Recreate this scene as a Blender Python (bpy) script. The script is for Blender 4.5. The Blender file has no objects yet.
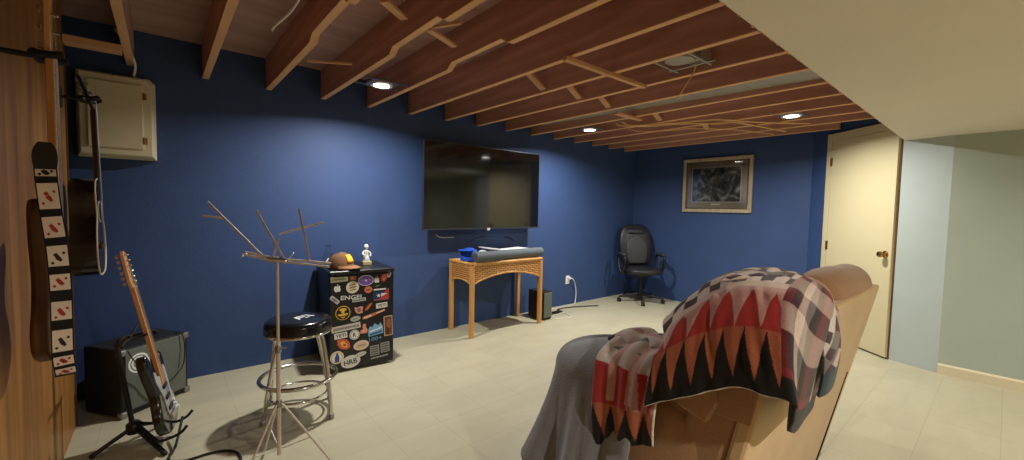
import bpy, bmesh, math, random
import numpy as np
from mathutils import Vector, Matrix
random.seed(7)
np.random.seed(7)
SC = bpy.context.scene
COL = SC.collection
PI = math.pi
R = math.radians

# ------------------------------------------------------------------ materials
def lin(c):
    return tuple((v/12.92 if v <= .04045 else ((v+.055)/1.055)**2.4) for v in (x/255 for x in c))

def mat(name, rgb, rough=.6, metal=0., spec=.5, noise=0., nscale=8., bump=0., bscale=60., coat=0., trans=0., ior=1.45, emit=None, estr=0., sheen=0., stretch=(1, 1, 1)):
    m = bpy.data.materials.new(name); m.use_nodes = True
    nt = m.node_tree; b = nt.nodes['Principled BSDF']
    c = lin(rgb)
    b.inputs['Base Color'].default_value = (*c, 1)
    b.inputs['Roughness'].default_value = rough
    b.inputs['Metallic'].default_value = metal
    b.inputs['Specular IOR Level'].default_value = spec
    b.inputs['Coat Weight'].default_value = coat
    b.inputs['Transmission Weight'].default_value = trans
    b.inputs['IOR'].default_value = ior
    b.inputs['Sheen Weight'].default_value = sheen
    if emit:
        b.inputs['Emission Color'].default_value = (*emit, 1); b.inputs['Emission Strength'].default_value = estr
    if noise or bump:
        tc = nt.nodes.new('ShaderNodeTexCoord'); mp = nt.nodes.new('ShaderNodeMapping')
        nt.links.new(tc.outputs['Object'], mp.inputs[0]); mp.inputs['Scale'].default_value = stretch
    if noise:
        n = nt.nodes.new('ShaderNodeTexNoise'); n.inputs['Scale'].default_value = nscale; n.inputs['Detail'].default_value = 5
        nt.links.new(mp.outputs[0], n.inputs['Vector'])
        r = nt.nodes.new('ShaderNodeValToRGB')
        r.color_ramp.elements[0].position = .3; r.color_ramp.elements[1].position = .72
        r.color_ramp.elements[0].color = (*[max(0, v*(1-noise)) for v in c], 1)
        r.color_ramp.elements[1].color = (*[min(1, v*(1+noise)) for v in c], 1)
        nt.links.new(n.outputs['Fac'], r.inputs[0]); nt.links.new(r.outputs[0], b.inputs['Base Color'])
    if bump:
        n2 = nt.nodes.new('ShaderNodeTexNoise'); n2.inputs['Scale'].default_value = bscale; n2.inputs['Detail'].default_value = 4
        nt.links.new(mp.outputs[0], n2.inputs['Vector'])
        bp = nt.nodes.new('ShaderNodeBump'); bp.inputs['Strength'].default_value = bump; bp.inputs['Distance'].default_value = .01
        nt.links.new(n2.outputs['Fac'], bp.inputs['Height']); nt.links.new(bp.outputs[0], b.inputs['Normal'])
    return m

def wood_mat(name, c1, c2, rough=.5, scale=1., axis='Z', grooves=0., coat=0.):
    """long-grain wood; grooves = board width for paneling (grooves along the axis)"""
    m = bpy.data.materials.new(name); m.use_nodes = True
    nt = m.node_tree; N = nt.nodes.new; L = nt.links.new
    b = nt.nodes['Principled BSDF']; b.inputs['Roughness'].default_value = rough; b.inputs['Coat Weight'].default_value = coat
    tc = N('ShaderNodeTexCoord'); mp = N('ShaderNodeMapping'); L(tc.outputs['Object'], mp.inputs[0])
    s = {'X': (1.2, 14, 14), 'Y': (14, 1.2, 14), 'Z': (14, 14, 1.2)}[axis]
    mp.inputs['Scale'].default_value = tuple(v*scale for v in s)
    n = N('ShaderNodeTexNoise'); n.inputs['Scale'].default_value = 1.; n.inputs['Detail'].default_value = 7; n.inputs['Distortion'].default_value = .6
    L(mp.outputs[0], n.inputs['Vector'])
    r = N('ShaderNodeValToRGB'); r.color_ramp.elements[0].position = .3; r.color_ramp.elements[1].position = .7
    r.color_ramp.elements[0].color = (*lin(c1), 1); r.color_ramp.elements[1].color = (*lin(c2), 1)
    L(n.outputs['Fac'], r.inputs[0])
    if grooves:
        sx = N('ShaderNodeSeparateXYZ'); L(tc.outputs['Object'], sx.inputs[0])
        d = N('ShaderNodeMath'); d.operation = 'DIVIDE'; d.inputs[1].default_value = grooves; L(sx.outputs['Y'], d.inputs[0])
        fr = N('ShaderNodeMath'); fr.operation = 'FRACT'; L(d.outputs[0], fr.inputs[0])
        fl = N('ShaderNodeMath'); fl.operation = 'FLOOR'; L(d.outputs[0], fl.inputs[0])
        wn = N('ShaderNodeTexWhiteNoise'); wn.noise_dimensions = '1D'; L(fl.outputs[0], wn.inputs['W'])
        mr = N('ShaderNodeMapRange'); mr.inputs['To Min'].default_value = .82; mr.inputs['To Max'].default_value = 1.12; L(wn.outputs['Value'], mr.inputs['Value'])
        gt = N('ShaderNodeMath'); gt.operation = 'GREATER_THAN'; gt.inputs[1].default_value = .035; L(fr.outputs[0], gt.inputs[0])
        g2 = N('ShaderNodeMapRange'); g2.inputs['To Min'].default_value = .6; g2.inputs['To Max'].default_value = 1; L(gt.outputs[0], g2.inputs['Value'])
        ml = N('ShaderNodeMath'); ml.operation = 'MULTIPLY'; L(mr.outputs[0], ml.inputs[0]); L(g2.outputs[0], ml.inputs[1])
        hs = N('ShaderNodeHueSaturation'); L(r.outputs[0], hs.inputs['Color']); L(ml.outputs[0], hs.inputs['Value']); L(hs.outputs[0], b.inputs['Base Color'])
    else:
        L(r.outputs[0], b.inputs['Base Color'])
    return m

def attr_mat(name, rough=.95, bump=.5, bscale=500, sheen=.2):
    """woven cloth whose dyed pattern is stored per face corner"""
    m = bpy.data.materials.new(name); m.use_nodes = True
    nt = m.node_tree; N = nt.nodes.new; L = nt.links.new
    b = nt.nodes['Principled BSDF']; b.inputs['Roughness'].default_value = rough; b.inputs['Sheen Weight'].default_value = sheen
    b.inputs['Specular IOR Level'].default_value = .1
    a = N('ShaderNodeAttribute'); a.attribute_name = 'dye'
    tc = N('ShaderNodeTexCoord'); n = N('ShaderNodeTexNoise'); n.inputs['Scale'].default_value = bscale; n.inputs['Detail'].default_value = 2
    L(tc.outputs['Object'], n.inputs['Vector'])
    mr = N('ShaderNodeMapRange'); mr.inputs['From Min'].default_value = .3; mr.inputs['From Max'].default_value = .7; mr.inputs['To Min'].default_value = .7; mr.inputs['To Max'].default_value = 1.3
    L(n.outputs['Fac'], mr.inputs['Value'])
    hs = N('ShaderNodeHueSaturation'); L(a.outputs['Color'], hs.inputs['Color']); L(mr.outputs[0], hs.inputs['Value']); L(hs.outputs[0], b.inputs['Base Color'])
    bp = N('ShaderNodeBump'); bp.inputs['Strength'].default_value = bump; bp.inputs['Distance'].default_value = .004
    L(n.outputs['Fac'], bp.inputs['Height']); L(bp.outputs[0], b.inputs['Normal'])
    return m

def floor_mat():
    m = bpy.data.materials.new('vinyl_tile'); m.use_nodes = True
    nt = m.node_tree; N = nt.nodes.new; L = nt.links.new
    b = nt.nodes['Principled BSDF']
    tc = N('ShaderNodeTexCoord'); mp = N('ShaderNodeMapping'); L(tc.outputs['Object'], mp.inputs[0])
    mp.inputs['Location'].default_value = (-.02, -.27, 0)
    br = N('ShaderNodeTexBrick'); L(mp.outputs[0], br.inputs['Vector'])
    br.offset = 0.; br.inputs['Scale'].default_value = 1.
    br.inputs['Brick Width'].default_value = .314; br.inputs['Row Height'].default_value = .314
    br.inputs['Mortar Size'].default_value = .002; br.inputs['Mortar Smooth'].default_value = .5
    br.inputs['Color1'].default_value = (*lin((177, 172, 147)), 1); br.inputs['Color2'].default_value = (*lin((173, 168, 143)), 1)
    br.inputs['Mortar'].default_value = (*lin((158, 150, 125)), 1)
    n = N('ShaderNodeTexNoise'); n.inputs['Scale'].default_value = 2.2; n.inputs['Detail'].default_value = 8; n.inputs['Distortion'].default_value = 1.2
    mp2 = N('ShaderNodeMapping'); mp2.inputs['Scale'].default_value = (1, 2.6, 1); L(tc.outputs['Object'], mp2.inputs[0]); L(mp2.outputs[0], n.inputs['Vector'])
    mr = N('ShaderNodeMapRange'); mr.inputs['From Min'].default_value = .3; mr.inputs['From Max'].default_value = .7; mr.inputs['To Min'].default_value = .93; mr.inputs['To Max'].default_value = 1.04
    L(n.outputs['Fac'], mr.inputs['Value'])
    hs = N('ShaderNodeHueSaturation'); L(br.outputs['Color'], hs.inputs['Color']); L(mr.outputs[0], hs.inputs['Value']); L(hs.outputs[0], b.inputs['Base Color'])
    b.inputs['Roughness'].default_value = .42
    b.inputs['Specular IOR Level'].default_value = .35
    return m

M = {}
M['navy'] = mat('navy_paint', (50, 73, 118), .62, noise=.06, nscale=3, bump=.12, bscale=90)
M['panel'] = wood_mat('honey_paneling', (124, 81, 36), (172, 121, 58), .42, .8, 'Z', grooves=.2)
M['panel_dark'] = wood_mat('paneling_trim', (84, 50, 24), (120, 76, 38), .5)
M['ceil'] = mat('dropped_ceiling_paint', (220, 212, 197), .8, noise=.03, nscale=2)
M['sage'] = mat('sage_paint', (166, 177, 164), .75, noise=.03, nscale=3)
M['paleblue'] = mat('pale_blue_paint', (172, 184, 181), .6, noise=.03, nscale=4)
M['beige'] = mat('beige_paint', (222, 208, 180), .8)
M['cream'] = mat('cream_paint', (202, 192, 154), .5, noise=.02, nscale=2)
M['cabinet'] = mat('aged_cream_paint', (212, 202, 172), .5, noise=.03, nscale=4)
M['white'] = mat('white_plastic', (225, 225, 222), .4)
M['floor'] = floor_mat()
M['joist'] = wood_mat('weathered_joist_side', (160, 112, 94), (204, 156, 138), .85, .7, 'Y')
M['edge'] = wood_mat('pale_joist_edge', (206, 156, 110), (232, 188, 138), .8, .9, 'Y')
M['block'] = wood_mat('pale_lumber', (192, 144, 102), (218, 172, 126), .8, .9, 'X')
M['subfloor'] = wood_mat('plank_subfloor', (160, 126, 114), (190, 154, 140), .85, .5, 'X')
M['galv'] = mat('galvanised_sheet', (178, 172, 156), .45, .55, noise=.08, nscale=6)
M['steel'] = mat('dull_steel', (150, 150, 148), .4, .9)
M['chrome'] = mat('chrome', (205, 203, 198), .14, 1.)
M['nickel'] = mat('nickel_wire', (206, 198, 188), .38, .25)
M['brass'] = mat('brass', (190, 150, 80), .25, 1.)
M['black'] = mat('black_plastic', (22, 22, 24), .45)
M['blackgloss'] = mat('black_gloss', (10, 10, 11), .12, coat=.5)
M['fridgeblk'] = mat('black_enamel', (20, 21, 24), .38, bump=.05, bscale=200)
M['screen'] = mat('screen_glass', (12, 12, 13), .07, spec=1.)
M['bezel'] = mat('gunmetal_bezel', (70, 74, 82), .35, .6)
M['tolex'] = mat('black_tolex', (26, 27, 28), .6, bump=.3, bscale=300)
M['grille'] = mat('charcoal_grille_cloth', (98, 104, 95), .85, noise=.25, nscale=260, bump=.3, bscale=400)
M['leather'] = mat('black_leather', (36, 36, 39), .42, bump=.15, bscale=120)
M['leathergrey'] = mat('charcoal_leather_panel', (56, 57, 57), .5, bump=.2, bscale=160)
M['vinyl'] = mat('black_vinyl', (16, 16, 18), .2)
M['suede'] = mat('tan_microsuede', (154, 118, 84), .9, noise=.12, nscale=5, bump=.2, bscale=140, sheen=.3)
M['suede_lit'] = mat('suede_lit_back', (192, 164, 122), .9, noise=.08, nscale=5, bump=.15, bscale=140, sheen=.2)  # same suede, lightened for the lit rear face; the light is in the colour
M['greythrow'] = mat('grey_fleece', (116, 119, 124), .95, noise=.12, nscale=9, bump=.35, bscale=160, sheen=.4)
M['wicker'] = None
M['rattan'] = wood_mat('honey_rattan', (180, 126, 62), (214, 162, 92), .45, 1.2, 'Z')
M['mat'] = mat('dark_grey_foam', (84, 92, 98), .7, noise=.06, nscale=30)
M['bluecloth'] = mat('blue_fabric', (30, 84, 200), .7, noise=.15, nscale=20)
M['paper'] = mat('white_paper', (226, 228, 232), .6)
M['glass'] = mat('clear_glass', (240, 245, 245), .03, trans=1., ior=1.45)
M['cap'] = mat('brown_canvas', (112, 78, 50), .85, bump=.2, bscale=220)
M['capdark'] = mat('tan_brim_canvas', (140, 98, 62), .85, bump=.2, bscale=220)
M['yellow'] = mat('yellow_patch', (236, 178, 40), .7)
M['statue'] = mat('pale_glazed_figurine', (218, 220, 214), .3, noise=.15, nscale=60)
M['gold'] = mat('pale_gold_base', (190, 176, 130), .35, .3)
M['maple'] = wood_mat('maple_neck', (200, 144, 92), (226, 172, 120), .35, 1.5)
M['darkwood'] = wood_mat('rosewood_board', (52, 34, 24), (76, 50, 34), .4, 2)
M['basswood'] = wood_mat('brown_guitar_body', (70, 42, 24), (104, 64, 36), .3, 1.2)
M['pickguard'] = mat('pale_grey_pickguard', (172, 174, 172), .25, noise=.05, nscale=20)
M['binding'] = mat('cream_binding', (214, 204, 172), .4)
M['rubber'] = mat('black_rubber', (18, 18, 18), .7)
M['cable_y'] = mat('tan_cable', (226, 186, 130), .6)
M['cable_w'] = mat('white_cable', (218, 212, 204), .5)
M['strap'] = mat('black_webbing', (24, 22, 22), .8, bump=.3, bscale=300)
M['strapend'] = mat('dark_leather_tab', (52, 50, 46), .75)
M['card'] = mat('playing_card', (236, 224, 214), .45)
M['red'] = mat('card_red', (176, 44, 40), .5)
M['ink'] = mat('black_ink', (20, 20, 22), .5)
M['frame'] = wood_mat('champagne_frame', (158, 146, 122), (188, 176, 150), .35, 2.)
M['framein'] = mat('dark_gilt_inset', (96, 80, 58), .4)
M['matboard'] = mat('taupe_mat', (156, 149, 130), .85)
M['matline'] = mat('white_mat_bevel', (206, 204, 194), .7)
M['lens'] = mat('lit_led_lens', (255, 255, 255), .5, emit=(1, .97, .92), estr=22)
M['warmlens'] = mat('lit_warm_lens', (255, 255, 255), .5, emit=(1, .9, .76), estr=14)
M['rivet'] = mat('card_edge', (150, 140, 130), .5)

def wicker_mat():
    m = bpy.data.materials.new('woven_wicker'); m.use_nodes = True
    nt = m.node_tree; N = nt.nodes.new; L = nt.links.new
    b = nt.nodes['Principled BSDF']; b.inputs['Roughness'].default_value = .55
    tc = N('ShaderNodeTexCoord'); sx = N('ShaderNodeSeparateXYZ'); L(tc.outputs['Object'], sx.inputs[0])
    ad = N('ShaderNodeMath'); ad.operation = 'ADD'; L(sx.outputs['X'], ad.inputs[0]); L(sx.outputs['Y'], ad.inputs[1])
    cb = N('ShaderNodeCombineXYZ'); L(ad.outputs[0], cb.inputs['X']); L(sx.outputs['Z'], cb.inputs['Y'])
    br = N('ShaderNodeTexBrick'); L(cb.outputs[0], br.inputs['Vector'])
    br.inputs['Scale'].default_value = 1; br.inputs['Brick Width'].default_value = .06; br.inputs['Row Height'].default_value = .021
    br.inputs['Mortar Size'].default_value = .0045; br.inputs['Mortar Smooth'].default_value = .6
    br.inputs['Color1'].default_value = (*lin((206, 152, 82)), 1); br.inputs['Color2'].default_value = (*lin((190, 134, 66)), 1); br.inputs['Mortar'].default_value = (*lin((112, 70, 30)), 1)
    L(br.outputs['Color'], b.inputs['Base Color'])
    bp = N('ShaderNodeBump'); bp.inputs['Strength'].default_value = .8; bp.inputs['Distance'].default_value = .004; bp.invert = True
    L(br.outputs['Fac'], bp.inputs['Height']); L(bp.outputs[0], b.inputs['Normal'])
    return m
M['wicker'] = wicker_mat()

def print_mat():
    """monochrome framed print: soft grey landscape-like tones"""
    m = bpy.data.materials.new('grey_print'); m.use_nodes = True
    nt = m.node_tree; N = nt.nodes.new; L = nt.links.new
    b = nt.nodes['Principled BSDF']; b.inputs['Roughness'].default_value = .12
    tc = N('ShaderNodeTexCoord'); n = N('ShaderNodeTexNoise'); n.inputs['Scale'].default_value = 7; n.inputs['Detail'].default_value = 9; n.inputs['Distortion'].default_value = 1.6
    L(tc.outputs['Object'], n.inputs['Vector'])
    r = N('ShaderNodeValToRGB'); e = r.color_ramp.elements
    e[0].position = .36; e[0].color = (*lin((56, 58, 58)), 1); e[1].position = .7; e[1].color = (*lin((190, 188, 180)), 1)
    x = e.new(.52); x.color = (*lin((104, 110, 106)), 1)
    L(n.outputs['Fac'], r.inputs[0]); L(r.outputs[0], b.inputs['Base Color'])
    return m
M['print'] = print_mat()
def pane_mat():
    m = bpy.data.materials.new('picture_glass'); m.use_nodes = True
    nt = m.node_tree; N = nt.nodes.new; L = nt.links.new
    nt.nodes.remove(nt.nodes['Principled BSDF']); out = nt.nodes['Material Output']
    tr = N('ShaderNodeBsdfTransparent'); gl = N('ShaderNodeBsdfGlossy'); gl.inputs['Roughness'].default_value = .04
    fr = N('ShaderNodeFresnel'); fr.inputs['IOR'].default_value = 1.5; mx = N('ShaderNodeMixShader')
    L(fr.outputs[0], mx.inputs[0]); L(tr.outputs[0], mx.inputs[1]); L(gl.outputs[0], mx.inputs[2]); L(mx.outputs[0], out.inputs[0])
    return m
M['pane'] = pane_mat()

# ------------------------------------------------------------------ mesh helpers
def catmull(pts, n=8, closed=False):
    P = [Vector(p) for p in pts]; out = []; k = len(P)
    for i in range(k if closed else k-1):
        if closed: p0, p1, p2, p3 = P[(i-1) % k], P[i], P[(i+1) % k], P[(i+2) % k]
        else: p0, p1, p2, p3 = P[max(i-1, 0)], P[i], P[i+1], P[min(i+2, k-1)]
        for j in range(n):
            t = j/n
            out.append(.5*((2*p1)+(p2-p0)*t+(2*p0-5*p1+4*p2-p3)*t*t+(3*p1-p0-3*p2+p3)*t**3))
    if not closed: out.append(P[-1])
    return out

class MB:
    def __init__(s): s.v = []; s.f = []; s.m = []
    def add(s, verts, faces, mi=0):
        o = len(s.v); s.v += [Vector(p) for p in verts]
        for f in faces: s.f.append([o+i for i in f]); s.m.append(mi)
        return s
    def hexa(s, c, mi=0):
        """eight corners: bottom ring ccw then top ring ccw"""
        return s.add(c, [(3, 2, 1, 0), (4, 5, 6, 7), (0, 1, 5, 4), (1, 2, 6, 5), (2, 3, 7, 6), (3, 0, 4, 7)], mi)
    def box(s, x0, x1, y0, y1, z0, z1, mi=0):
        return s.hexa([(x0, y0, z0), (x1, y0, z0), (x1, y1, z0), (x0, y1, z0), (x0, y0, z1), (x1, y0, z1), (x1, y1, z1), (x0, y1, z1)], mi)
    def obox(s, c, ax, h, mi=0):
        c = Vector(c); a = [Vector(x).normalized()*k for x, k in zip(ax, h)]
        q = [(-1, -1, -1), (1, -1, -1), (1, 1, -1), (-1, 1, -1), (-1, -1, 1), (1, -1, 1), (1, 1, 1), (-1, 1, 1)]
        return s.hexa([c+a[0]*i+a[1]*j+a[2]*k for i, j, k in q], mi)
    def bar(s, p, q, w, t, up=(0, 0, 1), mi=0):
        p, q = Vector(p), Vector(q); d = (q-p).normalized(); u = Vector(up)
        b = d.cross(u).normalized(); n = b.cross(d)
        return s.obox((p+q)/2, (d, b, n), ((q-p).length/2, w/2, t/2), mi)
    def tube(s, pts, r, n=10, closed=False, mi=0):
        P = [Vector(p) for p in pts]; k = len(P); rr = r if isinstance(r, (list, tuple)) else [r]*k
        rings = []; prev = None
        for i in range(k):
            if closed: t = (P[(i+1) % k]-P[(i-1) % k]).normalized()
            else: t = (P[min(i+1, k-1)]-P[max(i-1, 0)]).normalized()
            if prev is None:
                a = Vector((0, 0, 1)) if abs(t.z) < .9 else Vector((1, 0, 0))
                prev = (a-t*a.dot(t)).normalized()
            else: prev = (prev-t*prev.dot(t)).normalized()
            b = t.cross(prev)
            rings.append([P[i]+(prev*math.cos(2*PI*j/n)+b*math.sin(2*PI*j/n))*rr[i] for j in range(n)])
        o = len(s.v)
        for ring in rings: s.v += ring
        for i in range(k if closed else k-1):
            i2 = (i+1) % k
            for j in range(n):
                s.f.append([o+i*n+j, o+i*n+(j+1) % n, o+i2*n+(j+1) % n, o+i2*n+j]); s.m.append(mi)
        if not closed:
            s.f.append([o+j for j in range(n)][::-1]); s.m.append(mi)
            s.f.append([o+(k-1)*n+j for j in range(n)]); s.m.append(mi)
        return s
    def lathe(s, prof, c=(0, 0, 0), n=24, ax=None, mi=0):
        """profile of (radius, height) around an axis through c"""
        c = Vector(c); w = Vector(ax or (0, 0, 1)).normalized()
        u = w.orthogonal().normalized(); v = w.cross(u); o = len(s.v); k = len(prof)
        for r, h in prof:
            for j in range(n): s.v.append(c+w*h+(u*math.cos(2*PI*j/n)+v*math.sin(2*PI*j/n))*max(r, 1e-5))
        for i in range(k-1):
            for j in range(n):
                s.f.append([o+i*n+j, o+i*n+(j+1) % n, o+(i+1)*n+(j+1) % n, o+(i+1)*n+j]); s.m.append(mi)
        s.f.append([o+j for j in range(n)][::-1]); s.m.append(mi)
        s.f.append([o+(k-1)*n+j for j in range(n)]); s.m.append(mi)
        return s
    def prism(s, poly, o, u, v, w, mi=0):
        """2D outline in axes u,v at origin o, extruded by vector w"""
        o, u, v, w = Vector(o), Vector(u), Vector(v), Vector(w); k = len(poly)
        a = [o+u*p[0]+v*p[1] for p in poly]; b = [p+w for p in a]
        return s.add(a+b, [list(range(k))[::-1], list(range(k, 2*k))]+[[i, (i+1) % k, k+(i+1) % k, k+i] for i in range(k)], mi)
    def flat(s, poly, o, u, v, mi=0):
        o, u, v = Vector(o), Vector(u), Vector(v)
        return s.add([o+u*p[0]+v*p[1] for p in poly], [list(range(len(poly)))], mi)
    def ball(s, c, r, n=16, sc=(1, 1, 1), mi=0):
        c = Vector(c); o = len(s.v); k = n//2
        for i in range(k+1):
            a = PI*i/k
            for j in range(n):
                p = 2*PI*j/n
                s.v.append(c+Vector((r*sc[0]*math.sin(a)*math.cos(p), r*sc[1]*math.sin(a)*math.sin(p), -r*sc[2]*math.cos(a))))
        for i in range(k):
            for j in range(n):
                s.f.append([o+i*n+j, o+i*n+(j+1) % n, o+(i+1)*n+(j+1) % n, o+(i+1)*n+j]); s.m.append(mi)
        return s
    def build(s, name, mats, parent=None, bevel=0., seg=2, smooth=None, solid=0., sub=0, local=False, weld=True):
        me = bpy.data.meshes.new(name)
        V = s.v
        if parent is not None and not local:
            inv = ROOT[parent.name].inverted(); V = [inv @ p for p in V]
        me.from_pydata([tuple(p) for p in V], [], s.f)
        if not isinstance(mats, (list, tuple)): mats = [mats]
        for m in mats: me.materials.append(m)
        me.polygons.foreach_set('material_index', s.m)
        bm = bmesh.new(); bm.from_mesh(me)
        if weld: bmesh.ops.remove_doubles(bm, verts=bm.verts, dist=1e-5)
        bmesh.ops.recalc_face_normals(bm, faces=bm.faces)
        bm.to_mesh(me); bm.free()
        o = bpy.data.objects.new(name, me); COL.objects.link(o)
        if parent is not None: o.parent = parent
        ROOT[o.name] = ROOT[parent.name].copy() if parent is not None else Matrix()
        if smooth:
            for p in me.polygons: p.use_smooth = True
            try: me.set_sharp_from_angle(angle=R(smooth))
            except Exception: pass
        if solid:
            k = o.modifiers.new('thick', 'SOLIDIFY'); k.thickness = solid; k.offset = 0
        if bevel:
            k = o.modifiers.new('bevel', 'BEVEL'); k.width = bevel; k.segments = seg; k.limit_method = 'ANGLE'; k.angle_limit = R(40)
        if sub:
            k = o.modifiers.new('sub', 'SUBSURF'); k.levels = sub; k.render_levels = sub
        return o
ROOT = {}

def thing(name, label, cat, loc, rz=0., group=None):
    o = bpy.data.objects.new(name, None); COL.objects.link(o)
    o.location = loc; o.rotation_euler = (0, 0, rz); o.empty_display_size = .05
    ROOT[o.name] = Matrix.Translation(loc) @ Matrix.Rotation(rz, 4, 'Z')
    o['label'] = label; o['category'] = cat
    if group: o['group'] = group
    return o
def tag(o, label, cat, group=None):
    o['label'] = label; o['category'] = cat
    if group: o['group'] = group
    return o
def struct(o):
    o['kind'] = 'structure'; return o

def text_geo(txt, width, height):
    """lettering as (verts2d, faces) centred, fitted to width x height"""
    cu = bpy.data.curves.new('lettering', 'FONT'); cu.body = txt; cu.resolution_u = 2; cu.offset = .018
    o = bpy.data.objects.new('lettering', cu); COL.objects.link(o)
    dg = bpy.context.evaluated_depsgraph_get(); dg.update()
    me = bpy.data.meshes.new_from_object(o.evaluated_get(dg))
    V = [(v.co.x, v.co.y) for v in me.vertices]; F = [list(p.vertices) for p in me.polygons]
    bpy.data.objects.remove(o); bpy.data.curves.remove(cu); bpy.data.meshes.remove(me)
    x0 = min(v[0] for v in V); x1 = max(v[0] for v in V); y0 = min(v[1] for v in V); y1 = max(v[1] for v in V)
    return [((v[0]-(x0+x1)/2)*width/(x1-x0), (v[1]-(y0+y1)/2)*height/(y1-y0)) for v in V], F

def ell(rx, ry, n=28): return [(rx*math.cos(2*PI*i/n), ry*math.sin(2*PI*i/n)) for i in range(n)]
def rrect(w, h, r, n=5):
    out = []
    for cx, cy, a in ((w/2-r, h/2-r, 0), (-w/2+r, h/2-r, 90), (-w/2+r, -h/2+r, 180), (w/2-r, -h/2+r, 270)):
        for i in range(n+1):
            t = R(a+90*i/n); out.append((cx+r*math.cos(t), cy+r*math.sin(t)))
    return out
def rbox(mb, x0, x1, y0, y1, z0, z1, r, seg=6, mi=0):
    """cushion-like box rounded about the Y axis direction plus domed ends handled by bevel"""
    return mb.box(x0, x1, y0, y1, z0, z1, mi)

# ------------------------------------------------------------------ camera
cam_d = bpy.data.cameras.new('camera'); cam = bpy.data.objects.new('camera', cam_d); COL.objects.link(cam)
cam_d.sensor_width = 36; cam_d.lens = 416/1024*36; cam_d.clip_start = .02
v1 = Vector((1008-512, -(218-230), -416)).normalized(); v2 = Vector((162-512, -(201-230), -416)).normalized()
b_ = (v1+v2).normalized(); d_ = (v1-v2).normalized()
X_ = (b_+d_).normalized(); Y_ = (b_-d_).normalized(); Z_ = X_.cross(Y_)
CM = Matrix((X_, Y_, Z_))            # rows: world axes seen in camera space
cam.matrix_world = Matrix.Translation((0, 0, 1.31)) @ CM.to_4x4()
SC.camera = cam

# ------------------------------------------------------------------ room shell
YA = 3.835; XP = 5.74; ZJ = 2.21; ZT = 2.45; ZD = 1.975; YD = .62; XW = -.405
DA = Vector((5.045, .63, 0)); DB = Vector((XP, 1.478, 0)); BP = Vector((4.951, .312, 0))
def wallq(name, m, pts, z0, z1, t=.1, side=1):
    """vertical wall slab through plan points, thickness t away from the room"""
    mb = MB()
    for a, b in zip(pts[:-1], pts[1:]):
        a, b = Vector((*a[:2], 0)), Vector((*b[:2], 0)); n = Vector((-(b-a).y, (b-a).x, 0)).normalized()*t*side
        mb.hexa([a+Vector((0, 0, z0)), b+Vector((0, 0, z0)), b+n+Vector((0, 0, z0)), a+n+Vector((0, 0, z0)),
                 a+Vector((0, 0, z1)), b+Vector((0, 0, z1)), b+n+Vector((0, 0, z1)), a+n+Vector((0, 0, z1))])
    return struct(mb.build(name, m, weld=False))
struct(MB().box(-1.6, 6.2, -3.2, 4.2, -.06, 0).build('floor', M['floor']))
wallq('wall_back', M['navy'], [(-1.5, YA), (XP+.1, YA)], 0, ZT+.05)
wallq('wall_right', M['navy'], [(XP, YA+.1), (XP, DB.y)], 0, ZT+.05)
wallq('wall_corner', M['navy'], [DB, DA], 0, ZT+.05)
wallq('wall_pale_blue', M['paleblue'], [DA, BP], 0, ZT+.05)
wallq('wall_sage', M['sage'], [BP, (4.955, -3.1)], 0, ZT+.05)
wallq('wall_front', M['beige'], [(5.05, -3.1), (-1.5, -3.1)], 0, ZT+.05)
struct(MB().box(XW-.1, XW, -3.1, 3.398, 0, ZT).build('wall_left', M['panel']))
wallq('wall_alcove', M['panel_dark'], [(-1.45, -3.1), (-1.45, YA)], 0, ZT+.05)
struct(MB().box(XW-.1, XW+.006, 3.398, 3.41, 0, ZJ).build('trim_1', M['panel_dark']))
struct(MB().box(-1.5, 6.2, YD, 4.0, ZT, ZT+.06).build('ceiling', M['subfloor']))
mb = MB().box(XW, 5.1, -3.1, YD, ZD, ZD+.016)
mb.box(XW, 5.1, YD-.016, YD, ZD+.016, ZT+.05)
struct(mb.build('ceiling_dropped', M['ceil'], weld=False))
# torn paper edge of the plasterboard
mb = MB()
x = -.2
while x < 4.9:
    w = random.uniform(.008, .03); mb.box(x, x+w, YD-.003, YD+random.uniform(.002, .007), ZD-.001, ZD+random.uniform(.006, .014)); x += w+random.uniform(.0, .12)
struct(mb.build('trim_2', M['block'], weld=False))
# baseboard on the sage wall
mb = MB(); prof = [(0, 0), (.013, 0), (.013, .072), (.006, .084), (0, .086)]
mb.prism([(-p[0], p[1]) for p in prof], (4.951, .312, 0), (1, 0, 0), (0, 0, 1), (.004, -3.4, 0))
struct(mb.build('baseboard_right', M['cabinet']))
# door in the angled wall
dd = (DB-DA).normalized(); dn = Vector((dd.y, -dd.x, 0)); dn = dn if dn.x < 0 else -dn
def dpt(s, z, o=0): return DA+dd*s+dn*o+Vector((0, 0, z))
mb = MB().obox(dpt(.392, 1.052, .012), (dd, dn, (0, 0, 1)), (.382, .02, 1.037))
door = struct(mb.build('door_1', M['cream'], bevel=.003))
kn = MB()
k0 = dpt(.068, .955, .032)
kn.lathe([(.032, 0), (.032, .004), (.014, .009), (.011, .02), (.013, .03), (.026, .04), (.029, .052), (.024, .062), (.006, .067)], k0, 20, dn)
kn.build('door_knob', M['brass'], door, smooth=40)
for z in (.98, 1.87, .25):
    h = MB().tube([dpt(.778, z-.045, .034), dpt(.778, z+.045, .034)], .008, 8).obox(dpt(.768, z, .0325), (dd, dn, (0, 0, 1)), (.012, .0015, .044))
    h.build('hinge', M['brass'], door, smooth=40)
mb = MB()
mb.obox(dpt(.815, 1.085, .016), (dd, dn, (0, 0, 1)), (.032, .014, 1.085))
mb.obox(dpt(.392+.008, 2.13, .016), (dd, dn, (0, 0, 1)), (.39, .014, .04))
struct(mb.build('trim_3', M['cream'], bevel=.004, weld=False))
mb = MB().obox(dpt(.004, 1.0, .002), (dd, dn, (0, 0, 1)), (.004, .006, 1.0))
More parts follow.
